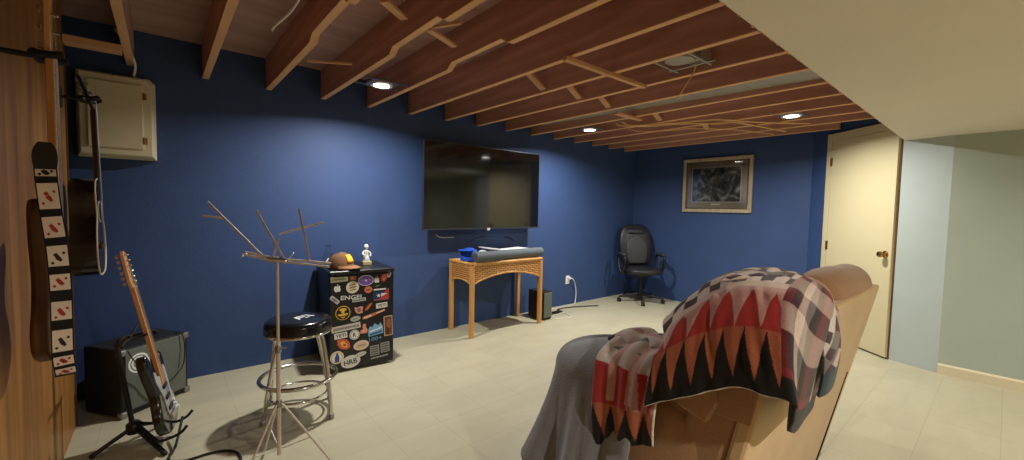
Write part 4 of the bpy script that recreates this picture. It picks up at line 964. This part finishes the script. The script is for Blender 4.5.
for k, (a, b) in enumerate(cards):
    o, V = ribbon(a, b, .0205, .0205, .0035, M['card'], 'playing_card', th=.0015)
    n = (b-a)//2; q = [(V[2*j]+V[2*j+1])/2 for j in range(b-a+1)]
    mb = MB(); c_ = q[len(q)//2]; s_ = (V[1]-V[0]).normalized(); d = (q[-1]-q[0]).normalized(); nr = s_.cross(d).normalized(); nr = nr if nr.y < 0 else -nr
    hl = (q[-1]-q[0]).length/2
    for dx, dz, r_ in ((0, 0, .007), (-.012, .45*hl, .004), (.012, -.45*hl, .004), (.004, .2*hl, .005), (-.004, -.3*hl, .006)):
        mb.flat([(r_*math.cos(2*PI*j/4+.2), 1.2*r_*math.sin(2*PI*j/4+.2)) for j in range(4)], c_+s_*dx+d*dz+nr*.0016, s_, d)
    pm = mb.build('card_pips', M['red'] if k % 3 else M['ink'], o, weld=False)

# ------------------------------------------------------------------ office chair
CX, CY = 5.27, 3.36
t = thing('office_chair', 'black leather office chair in the far blue corner', 'chair', (CX, CY, 0), R(-36))
for k in range(5):
    a = R(90+72*k+20); d = Vector((math.cos(a), math.sin(a), 0))
    p0 = d*.03+Vector((0, 0, .115)); p1 = d*.31+Vector((0, 0, .075)); s_ = Vector((-d.y, d.x, 0))
    mb = MB(); mb.hexa([p0-s_*.032-Vector((0, 0, .03)), p0+s_*.032-Vector((0, 0, .03)), p1+s_*.016-Vector((0, 0, .012)), p1-s_*.016-Vector((0, 0, .012)), p0-s_*.026+Vector((0, 0, .02)), p0+s_*.026+Vector((0, 0, .02)), p1+s_*.013+Vector((0, 0, .012)), p1-s_*.013+Vector((0, 0, .012))])
    mb.build('base_spoke', M['black'], t, bevel=.006, local=True)
    c0 = d*.315+s_*.012
    cs = MB()
    for s in (-.014, .014): cs.lathe([(.006, -.009), (.027, -.009), (.029, 0), (.027, .009), (.006, .009)], c0+s_*0+Vector((0, 0, .029))+Vector((-d.y, d.x, 0))*s, 16, s_)
    cs.tube([c0+Vector((0, 0, .03)), c0+Vector((0, 0, .075))], .008, 8)
    cs.build('caster', M['rubber'], t, smooth=40, local=True, weld=False)
MB().lathe([(.034, .085), (.034, .16), (.026, .165), (.026, .26), (.018, .265), (.018, .38)], (0, 0, 0), 18).build('gas_column', M['black'], t, smooth=40, local=True)
MB().box(-.11, .11, -.13, .11, .375, .405).build('tilt_plate', M['black'], t, bevel=.01, local=True)
def pad(sec, n=22, pw=3.2):
    """stack of superellipse sections: (centre, axis u half, axis v half) -> cushion"""
    mb = MB(); V = []
    for c_, u_, v_ in sec:
        c_, u_, v_ = Vector(c_), Vector(u_), Vector(v_)
        for j in range(n):
            a = 2*PI*j/n; cx_, sy_ = math.cos(a), math.sin(a)
            V.append(c_+u_*(abs(cx_)**(2/pw)*(1 if cx_ >= 0 else -1))+v_*(abs(sy_)**(2/pw)*(1 if sy_ >= 0 else -1)))
    k = len(sec)
    mb.add(V, [[i_*n+j, i_*n+(j+1) % n, (i_+1)*n+(j+1) % n, (i_+1)*n+j] for i_ in range(k-1) for j in range(n)]+[list(range(n))[::-1], list(range((k-1)*n, k*n))])
    return mb
# seat cushion, front is -Y locally
pad([((0, -.01, .405), (.20, 0, 0), (0, .20, 0)), ((0, -.01, .412), (.235, 0, 0), (0, .235, 0)), ((0, -.012, .445), (.255, 0, 0), (0, .26, 0)), ((0, -.012, .475), (.25, 0, 0), (0, .255, 0)), ((0, -.01, .492), (.215, 0, 0), (0, .22, 0)), ((0, 0, .497), (.12, 0, 0), (0, .13, 0))], 32).build('seat', M['leather'], t, smooth=60, local=True)
bk = []
for z, w, y, d in ((.50, .14, .205, .02), (.52, .19, .21, .045), (.60, .225, .225, .055), (.72, .245, .24, .055), (.84, .25, .262, .055), (.94, .24, .285, .055), (1.03, .205, .305, .05), (1.08, .16, .318, .035), (1.10, .09, .325, .018)):
    bk.append(((0, y, z), (w, 0, 0), (0, d, 0)))
pad(bk, 32).build('backrest', M['leather'], t, smooth=60, local=True)
cp = []
for z, w, y in ((.54, .12, .163), (.60, .15, .168), (.72, .165, .182), (.84, .155, .204), (.90, .11, .222), (.93, .06, .232)):
    cp.append(((0, y, z), (w, 0, 0), (0, .018, 0)))
pad(cp, 24).build('lumbar_panel', M['leathergrey'], t, smooth=60, local=True)
pad([((0, .245, .96), (.1, 0, 0), (0, .02, 0)), ((0, .247, .975), (.14, 0, 0), (0, .03, 0)), ((0, .262, 1.03), (.13, 0, 0), (0, .03, 0)), ((0, .272, 1.05), (.08, 0, 0), (0, .015, 0))], 24).build('headrest', M['leather'], t, smooth=60, local=True)
for s in (-1, 1):
    MB().tube(catmull([(s*.2, .05, .40), (s*.27, .06, .42), (s*.285, .12, .50), (s*.285, .15, .62), (s*.285, .1, .665), (s*.285, -.06, .665), (s*.285, -.13, .64), (s*.285, -.12, .54), (s*.275, -.06, .43), (s*.2, -.03, .40)], 7), .018, 10).build('armrest', M['black'], t, smooth=60, local=True)
    pad([((s*.285, .01, .668), (.022, 0, 0), (0, .11, 0)), ((s*.285, .01, .678), (.03, 0, 0), (0, .125, 0)), ((s*.285, .01, .696), (.028, 0, 0), (0, .12, 0)), ((s*.285, .01, .702), (.016, 0, 0), (0, .1, 0))], 18).build('arm_pad', M['leathergrey'], t, smooth=60, local=True)
MB().tube([(.1, .0, .39), (.24, -.03, .385)], .006, 8).build('lever', M['black'], t, smooth=60, local=True)

# ------------------------------------------------------------------ reclining loveseat
LX0, LX1 = 1.275, 2.62; YR = .575; LEAN = .206
t = thing('loveseat', 'tan suede reclining loveseat half covered by throws', 'sofa', (1.95, .95, 0))
def ry(z): return YR-LEAN*z
# rear fabric panel
mb = MB(); n = 8
for i_ in range(n):
    z0, z1 = .05+.93*i_/n, .05+.93*(i_+1)/n
    mb.hexa([(LX0, ry(z0), z0), (LX1, ry(z0), z0), (LX1, ry(z0)+.05, z0), (LX0, ry(z0)+.05, z0), (LX0, ry(z1), z1), (LX1, ry(z1), z1), (LX1, ry(z1)+.05, z1), (LX0, ry(z1)+.05, z1)])
mb.build('back_panel', M['suede_lit'], t, bevel=.012)
mb = MB(); mb.hexa([(LX1-.10, ry(.06)-.006, .06), (LX1-.086, ry(.06)-.006, .06), (LX1-.086, ry(.06)+.01, .06), (LX1-.10, ry(.06)+.01, .06), (LX1-.09, ry(.55)-.004, .55), (LX1-.088, ry(.55)-.004, .55), (LX1-.088, ry(.55)+.01, .55), (LX1-.09, ry(.55)+.01, .55)])
mb.build('zip_seam', M['black'], t)
# back frame core (leaning box) with brown wing sides
def lean_box(x0, x1, ya, yb, z0, z1, z_mid=6):
    mb = MB()
    for i_ in range(z_mid):
        a, b = z0+(z1-z0)*i_/z_mid, z0+(z1-z0)*(i_+1)/z_mid
        mb.hexa([(x0, ry(a)+ya, a), (x1, ry(a)+ya, a), (x1, ry(a)+yb, a), (x0, ry(a)+yb, a), (x0, ry(b)+ya, b), (x1, ry(b)+ya, b), (x1, ry(b)+yb, b), (x0, ry(b)+yb, b)])
    return mb
lean_box(LX0+.004, LX1-.004, .045, .20, .3, .985).build('back_frame', M['suede'], t, bevel=.025, seg=3)
# seat cushions, base
MB().box(LX0+.03, LX1-.03, .56, 1.15, .05, .30).build('base', M['suede'], t, bevel=.02)
xs = [(LX0+.235, 1.945), (1.955, LX1-.235)]
for a, b in xs:
    pad([(((a+b)/2, .88, .29), ((b-a)/2-.02, 0, 0), (0, .29, 0)), (((a+b)/2, .88, .31), ((b-a)/2, 0, 0), (0, .32, 0)), (((a+b)/2, .88, .43), ((b-a)/2, 0, 0), (0, .32, 0)), (((a+b)/2, .88, .475), ((b-a)/2-.03, 0, 0), (0, .28, 0)), (((a+b)/2, .88, .49), ((b-a)/2-.12, 0, 0), (0, .18, 0))], 36, 5).build('seat_cushion', M['suede'], t, smooth=60)
    # leg rest panel
    MB().box(a+.005, b-.005, 1.15, 1.21, .08, .36).build('leg_rest', M['suede'], t, bevel=.03, seg=3)
for a, b in ((LX0+.02, 1.945), (1.955, LX1-.012)):
    m_ = (a+b)/2; h = (b-a)/2
    for z0, z1, dep, off in ((.47, .68, .10, .19), (.67, .90, .11, .19)):
        zm = (z0+z1)/2; sec = []
        for q, s in ((-1, .55), (-.92, .82), (-.6, 1), (.6, 1), (.92, .82), (1, .55)):
            z = zm+q*(z1-z0)/2; sec.append(((m_, ry(z)+off+.045, z), (h*(.97+.03*s), 0, 0), (0, dep*s, 0)))
        pad(sec, 36, 4).build('back_cushion', M['suede'], t, smooth=60)
    # head roll on top
    L_ = b-a; pts = []; rad = []
    for s, r_ in ((0, .03), (.01, .055), (.04, .082), (.1, .094), (.3, .1), (.5, .102), (.7, .1), (.9, .094), (.96, .082), (.99, .055), (1, .03)):
        pts.append(Vector((a+L_*s, .485, .978-.006*math.cos(s*9)))); rad.append(r_)
    o = MB().tube(pts, rad, 26).build('head_roll', M['suede'], t, smooth=60)
# arms
for x0, x1 in ((LX0, LX0+.225), (LX1-.225, LX1)):
    xm, h = (x0+x1)/2, (x1-x0)/2
    sec = []
    prof = [(.56, .60), (.60, .665), (.72, .70), (.90, .72), (1.04, .725), (1.15, .72), (1.20, .69), (1.225, .60)]
    mb = MB(); V = []; n = 9
    for y, zt in prof:
        s = 1 if .58 < y < 1.21 else .9
        ring_ = [(xm-h*s, y, .06)]
        for j in range(n+1):
            a = PI-PI*j/n; ring_.append((xm+h*s*abs(math.cos(a))**.7*(1 if math.cos(a) > 0 else -1), y, zt-.12+.12*abs(math.sin(a))**.7))
        ring_.append((xm+h*s, y, .06)); V += ring_
    k = n+3
    mb.add(V, [[i_*k+j, i_*k+(j+1) % k, (i_+1)*k+(j+1) % k, (i_+1)*k+j] for i_ in range(len(prof)-1) for j in range(k)]+[list(range(k))[::-1], list(range((len(prof)-1)*k, len(prof)*k))])
    mb.build('armrest', M['suede'], t, smooth=50)
# side wing pad with seam flap above the near and far arms
for x in (LX0-.006, LX1-.004):
    pl = [(.60, .70), (.44, .70), (.40, .93), (.56, .95), (.60, .86)]
    MB().prism(pl, (x, 0, 0), (0, 1, 0), (0, 0, 1), (.01, 0, 0)).build('wing_pad', M['suede'], t, bevel=.004)
MB().prism([(.655, .69), (.56, .665), (.525, .74), (.55, .80), (.64, .78)], (LX0-.02, 0, 0), (0, 1, 0), (0, 0, 1), (.03, 0, 0)).build('seam_flap', M['suede'], t, bevel=.008)

# ------------------------------------------------------------------ cloth helpers
def cr_net(net, nu, nv):
    """Catmull-Rom interpolation of a control net -> grid of points"""
    A = np.array(net, float); 
    def interp(A, m):
        k = A.shape[0]; T = np.linspace(0, k-1, m); out = []
        for t_ in T:
            i_ = min(int(t_), k-2); f_ = t_-i_
            p0, p1, p2, p3 = A[max(i_-1, 0)], A[i_], A[i_+1], A[min(i_+2, k-1)]
            out.append(.5*(2*p1+(p2-p0)*f_+(2*p0-5*p1+4*p2-p3)*f_*f_+(3*p1-p0-3*p2+p3)*f_**3))
        return np.array(out)
    B = interp(A, nu); B = interp(B.swapaxes(0, 1), nv).swapaxes(0, 1)
    return B
def normals(G):
    du = np.gradient(G, axis=0); dv = np.gradient(G, axis=1); n = np.cross(du, dv); n /= np.linalg.norm(n, axis=2, keepdims=True)+1e-9
    return n
def cloth(name, G, color, mats, parent=None, solid=.008, flip=False):
    nu, nv = G.shape[:2]
    me = bpy.data.meshes.new(name)
    inv = ROOT[parent.name].inverted() if parent is not None else Matrix()
    V = [tuple(inv @ Vector(p)) for p in G.reshape(-1, 3)]
    F = [(i*nv+j, (i+1)*nv+j, (i+1)*nv+j+1, i*nv+j+1) for i in range(nu-1) for j in range(nv-1)]
    if flip: F = [f_[::-1] for f_ in F]
    me.from_pydata(V, [], F); me.materials.append(mats)
    if color:
        at = me.color_attributes.new('dye', 'FLOAT_COLOR', 'POINT')
        d = np.ones((nu*nv, 4), np.float32)
        for i in range(nu):
            for j in range(nv): d[i*nv+j, :3] = color(i/(nu-1), j/(nv-1))
        at.data.foreach_set('color', d.ravel())
    for p in me.polygons: p.use_smooth = True
    o = bpy.data.objects.new(name, me); COL.objects.link(o)
    if parent is not None: o.parent = parent
    k = o.modifiers.new('thick', 'SOLIDIFY'); k.thickness = solid; k.offset = 0
    return o
def smooth_noise(nu, nv, fu, fv, seed):
    rnd = np.random.RandomState(seed); U, V = np.meshgrid(np.linspace(0, 1, nu), np.linspace(0, 1, nv), indexing='ij'); out = np.zeros((nu, nv))
    for k in range(10):
        a, b, c_ = rnd.uniform(-fu, fu), rnd.uniform(-fv, fv), rnd.uniform(0, 6.3)
        out += np.sin(a*U+b*V+c_)
    return out/4
# --- grey cover over the near arm and front
def cover(s_list, t_list, off, hem, flare, rip, seed=0, top_in=.0):
    """plan path of the arm's outer face, then front; returns the grid of cloth points"""
    path = catmull([(1.262, .80, 0), (1.262, .88, 0), (1.262, 1.0, 0), (1.268, 1.13, 0), (1.30, 1.21, 0), (1.38, 1.24, 0), (1.55, 1.245, 0), (1.75, 1.245, 0), (1.95, 1.24, 0)], 12)
    P_ = np.array([tuple(p) for p in path]); d = np.r_[0, np.cumsum(np.linalg.norm(np.diff(P_, axis=0), axis=1))]
    rx = catmull([(1.50, .80, .745), (1.50, .86, .75), (1.50, .95, .752), (1.50, 1.02, .75), (1.50, 1.06, .745), (1.51, 1.08, .74), (1.55, 1.09, .60), (1.75, 1.06, .52), (1.95, 1.06, .52)], 12)
    Rg = np.array([tuple(p) for p in rx])
    G = np.zeros((len(s_list), len(t_list), 3))
    for i, s in enumerate(s_list):
        q = s*d[-1]; x, y = np.interp(q, d, P_[:, 0]), np.interp(q, d, P_[:, 1])
        e = .01; x2, y2 = np.interp(min(q+e, d[-1]), d, P_[:, 0]), np.interp(min(q+e, d[-1]), d, P_[:, 1]); x1, y1 = np.interp(max(q-e, 0), d, P_[:, 0]), np.interp(max(q-e, 0), d, P_[:, 1])
        tx, ty = x2-x1, y2-y1; l = math.hypot(tx, ty); nx, ny = -ty/l, tx/l
        rg = np.array([np.interp(q, d, Rg[:, k]) for k in range(3)])
        h = hem(s)
        for j, t_ in enumerate(t_list):
            if t_ < .3:    # over the top, quarter-ellipse shoulder
                a = t_/.3*PI/2; r_ = .0
                zt_ = rg[2]; zs = zt_-.10
                xx = rg[0]+(x-rg[0])*math.sin(a)**.9; yy = rg[1]+(y-rg[1])*math.sin(a)**.9; zz = zs+(zt_-zs)*math.cos(a)**.8 if a < PI/2 else zs
                w = math.sin(a)*off; G[i, j] = (xx+nx*w, yy+ny*w, zz+off*math.cos(a))
            else:
                f_ = (t_-.3)/.7; zs = rg[2]-.10; z = zs+(h-zs)*f_
                w = off+flare*f_**1.4+rip(s, f_)
                G[i, j] = (x+nx*w, y+ny*w, z)
    return G
S_ = np.linspace(.0, 1, 150); T_ = np.linspace(0, 1, 60)
rip = lambda s, f_: f_**.8*(.036*math.sin(s*38+.8*math.sin(s*17))+.012*math.sin(s*83+1.3))*(.5+.5*f_)
G = cover(S_, T_, .012, lambda s: .16+.18*min(1, max(0, (s-.33)/.10))+.015*math.sin(s*40), .10, rip)
t = cloth('grey_throw', G, None, M['greythrow'], solid=.008)
tag(t, 'plain grey fleece throw draped over the loveseat arm and front', 'throw blanket')

# --- patterned blanket
BK_, RU, RD, PK, CRM, CK, MA, TE, GR, LT = [np.array(lin(c_)) for c_ in ((24, 20, 20), (160, 92, 66), (156, 50, 48), (186, 146, 142), (198, 180, 168), (66, 50, 56), (112, 36, 42), (50, 66, 72), (120, 116, 118), (206, 194, 190))]
def tri(x): x = x % 1; return 1-abs(2*x-1)
def dye_main(u, v):
    n = u*9.5
    if u > .70:      # plaid end section
        x, y = (u-.70)/.3, v
        if v < .10: return BK_
        c_ = [BK_*1.5, MA, CK, CRM, GR][int(x*9+1) % 5]; k = [MA, BK_*1.4, CRM, CK, CRM][int(y*8) % 5]
        return c_*.55+k*.45
    if v < .055: return BK_
    if v < .235: 
        h = (v-.055)/.18; return RU if tri(n) > 1-h else BK_
    if v < .42:
        h = (v-.235)/.185; return RD if tri(n*.82+.3) > h*1.02 else PK
    if v < .47: return PK
    if v < .53: return CRM
    if v < .645:
        a = int((v-.53)/.0575); return CK if (int(u*15)+a) % 2 == 0 else LT
    if v < .74: 
        x = (u*11) % 1-.5; y = (v-.69)/.05; return CK if abs(x)*2+abs(y) < 1 else CRM
    return [GR, LT, CK, GR, CRM][int(v*22) % 5]
net = [
    [(1.210,0.738,0.669),(1.205,0.715,0.802),(1.225,0.707,0.852),(1.270,0.714,0.888),(1.360,0.752,0.933),(1.560,0.732,0.933),(1.860,0.752,0.863)],
    [(1.210,0.668,0.712),(1.205,0.660,0.838),(1.225,0.649,0.939),(1.270,0.655,0.975),(1.380,0.679,1.015),(1.580,0.659,1.015),(1.880,0.679,0.945)],
    [(1.210,0.588,0.757),(1.205,0.591,0.880),(1.225,0.576,1.017),(1.270,0.581,1.047),(1.410,0.627,1.072),(1.610,0.607,1.072),(1.910,0.627,1.002)],
    [(1.210,0.516,0.801),(1.205,0.525,0.917),(1.225,0.520,1.049),(1.270,0.523,1.087),(1.440,0.567,1.108),(1.640,0.547,1.108),(1.940,0.567,1.058)],
    [(1.210,0.449,0.833),(1.205,0.458,0.944),(1.225,0.453,1.073),(1.270,0.454,1.110),(1.470,0.493,1.132),(1.640,0.483,1.10),(1.90,0.51,1.03)],
    [(1.210,0.387,0.833),(1.205,0.391,0.951),(1.225,0.396,1.072),(1.270,0.398,1.107),(1.49,0.425,1.125),(1.64,0.44,1.095),(1.90,0.48,1.03)],
    [(1.220,0.322,0.824),(1.215,0.335,0.940),(1.235,0.345,1.057),(1.275,0.344,1.097),(1.44,0.362,1.112),(1.60,0.40,1.085),(1.88,0.455,1.03)],
    [(1.300,0.345,0.715),(1.31,0.330,0.84),(1.32,0.318,0.96),(1.34,0.310,1.045),(1.42,0.320,1.085),(1.60,0.375,1.075),(1.88,0.43,1.02)],
    [(1.60,0.372,0.69),(1.62,0.355,0.78),(1.64,0.340,0.87),(1.60,0.328,0.96),(1.53,0.325,1.03),(1.66,0.37,1.04),(1.90,0.42,1.0)],
]
NU, NV = 260, 170
G = cr_net(net, NU, NV); N_ = normals(G)
if N_[NU//2, NV//2, 2] < 0 and True: N_ = -N_
sgn = 1 if N_[NU//2, 5, 0] < 0 else -1
G = G+N_*sgn*((smooth_noise(NU, NV, 26, 12, 3)*.007+smooth_noise(NU, NV, 90, 30, 5)*.0025))[:, :, None]
t = thing('patterned_blanket', 'red, black and cream geometric patterned blanket bunched over the loveseat back', 'throw blanket', (1.5, .5, .7))
CL = attr_mat('woven_wool')
main = cloth('drape', G, dye_main, CL, t, solid=.012)
# white stitched hem
hem = [Vector(p) for p in G[:NU*6//9+4, 0]]
MB().tube(hem, .0045, 6).build('stitched_hem', M['matline'], t, smooth=60)
# section lying over the arm
def dye_arm(u, v):
    k = PK*.8+RU*.1 if (.24 < u < .36 or .56 < u < .70) else None
    if v > .95: return BK_
    if v > .64:
        h = (v-.64)/.31; return RU if tri(u*3.6-.12) > h*1.02 else BK_
    if v > .31:
        if k is not None and v < .6: return k
        return RD if (u < .58 or tri(u*7) > (v-.3)*2.4) else PK*.8
    if k is not None: return k
    if v < .16 and (u*5+v*9) % 2 < .6: return GR*.6
    return LT*.84
G2 = np.zeros((70, 110, 3))
for i in range(70):
    u_ = i/69; y = .955-.235*u_
    for j in range(110):
        v_ = j/109
        if v_ < .38:
            a = v_/.38*PI/2; x = 1.42-.185*math.sin(a)**.9; z = .715+(.80-.715)*math.cos(a)**.8+.02*u_*math.cos(a)
        else:
            f_ = (v_-.38)/.62; x = 1.235-.012*math.sin(f_*PI); z = .715+((.43+.10*u_)-.715)*f_
        w = .006*math.sin(u_*11+v_*2)*min(1, v_*1.5)+.003*math.sin(u_*29)
        G2[i, j] = (x-w, y+.03*(1-v_)*(0.5-u_), z+.012*math.sin(u_*17+1)*max(0, .35-v_)*3)
cloth('arm_drape', G2, dye_arm, CL, t, solid=.01)
MB().tube([Vector(p) for p in G2[69, 45:]], .0045, 6).build('stitched_hem', M['matline'], t, smooth=60)
# bunched fold on top of the arm, towards the seat
G3 = np.zeros((60, 60, 3))
for i in range(60):
    u_ = i/59
    for j in range(60):
        v_ = j/59; a = v_*PI*1.1-.1
        r_ = .042+.008*math.sin(u_*6+1)+.004*math.sin(u_*19+2)
        G3[i, j] = (1.47-.03*u_+r_*2.0*math.cos(a), 1.0-.26*u_+.015*math.sin(a*3+u_*5), .785+.02*u_+r_*.95*math.sin(a)*min(1, u_*5+.3))
def dye_fold(u, v):
    if abs(v-.3) < .05 or abs(v-.55) < .05: return PK*.8
    if u < .1: return CK
    if .25 < v < .6 and (u*9) % 2 < .7 and u > .3: return CK
    return LT*.85
cloth('arm_fold', G3, dye_fold, CL, t, solid=.008)
# second layer rolled over the back's rear corner
def strip_net(rows): return rows
netD = []
for k, (x, y, z) in enumerate([(1.36, .55, 1.105), (1.42, .47, 1.118), (1.44, .39, 1.105), (1.45, .345, 1.06), (1.50, .322, .97), (1.54, .322, .88), (1.56, .335, .79)]):
    out_ = Vector((-.75, -.4, .5)) if k < 3 else Vector((-.55, -.8, .1)); out_.normalize()
    acr = [(-.085, -.005), (-.06, .014), (-.02, .026), (.03, .025), (.06, .012), (.08, -.008)]
    side = Vector((1, .1, -.0)).normalized() if k < 3 else Vector((1, .05, .25)).normalized()
    netD.append([tuple(Vector((x, y, z))+side*a+out_*b*.8) for a, b in acr])
G4 = cr_net(netD, 130, 60)
def dye_roll(u, v):
    if u > .86: return TE
    x = (u*10) % 1-.5; y = (v*2.6) % 1-.5
    if abs(x)+abs(y) < .42: return CK
    c_ = [CRM, LT, GR, CRM][int(u*8+v*2) % 4]
    return c_*.85
cloth('rolled_fold', G4, dye_roll, CL, t, solid=.01)

# ------------------------------------------------------------------ world, view
w = bpy.data.worlds.new('world'); SC.world = w; w.use_nodes = True
w.node_tree.nodes['Background'].inputs[0].default_value = (.5, .55, .6, 1); w.node_tree.nodes['Background'].inputs[1].default_value = .02
SC.view_settings.view_transform = 'Standard'; SC.view_settings.look = 'None'; SC.view_settings.gamma = 1
SC.view_settings.use_curve_mapping = False
SC.view_settings.exposure = 0.0
SC.cycles.use_denoising = True
SC.cycles.max_bounces = 10
SC.cycles.sample_clamp_indirect = 6
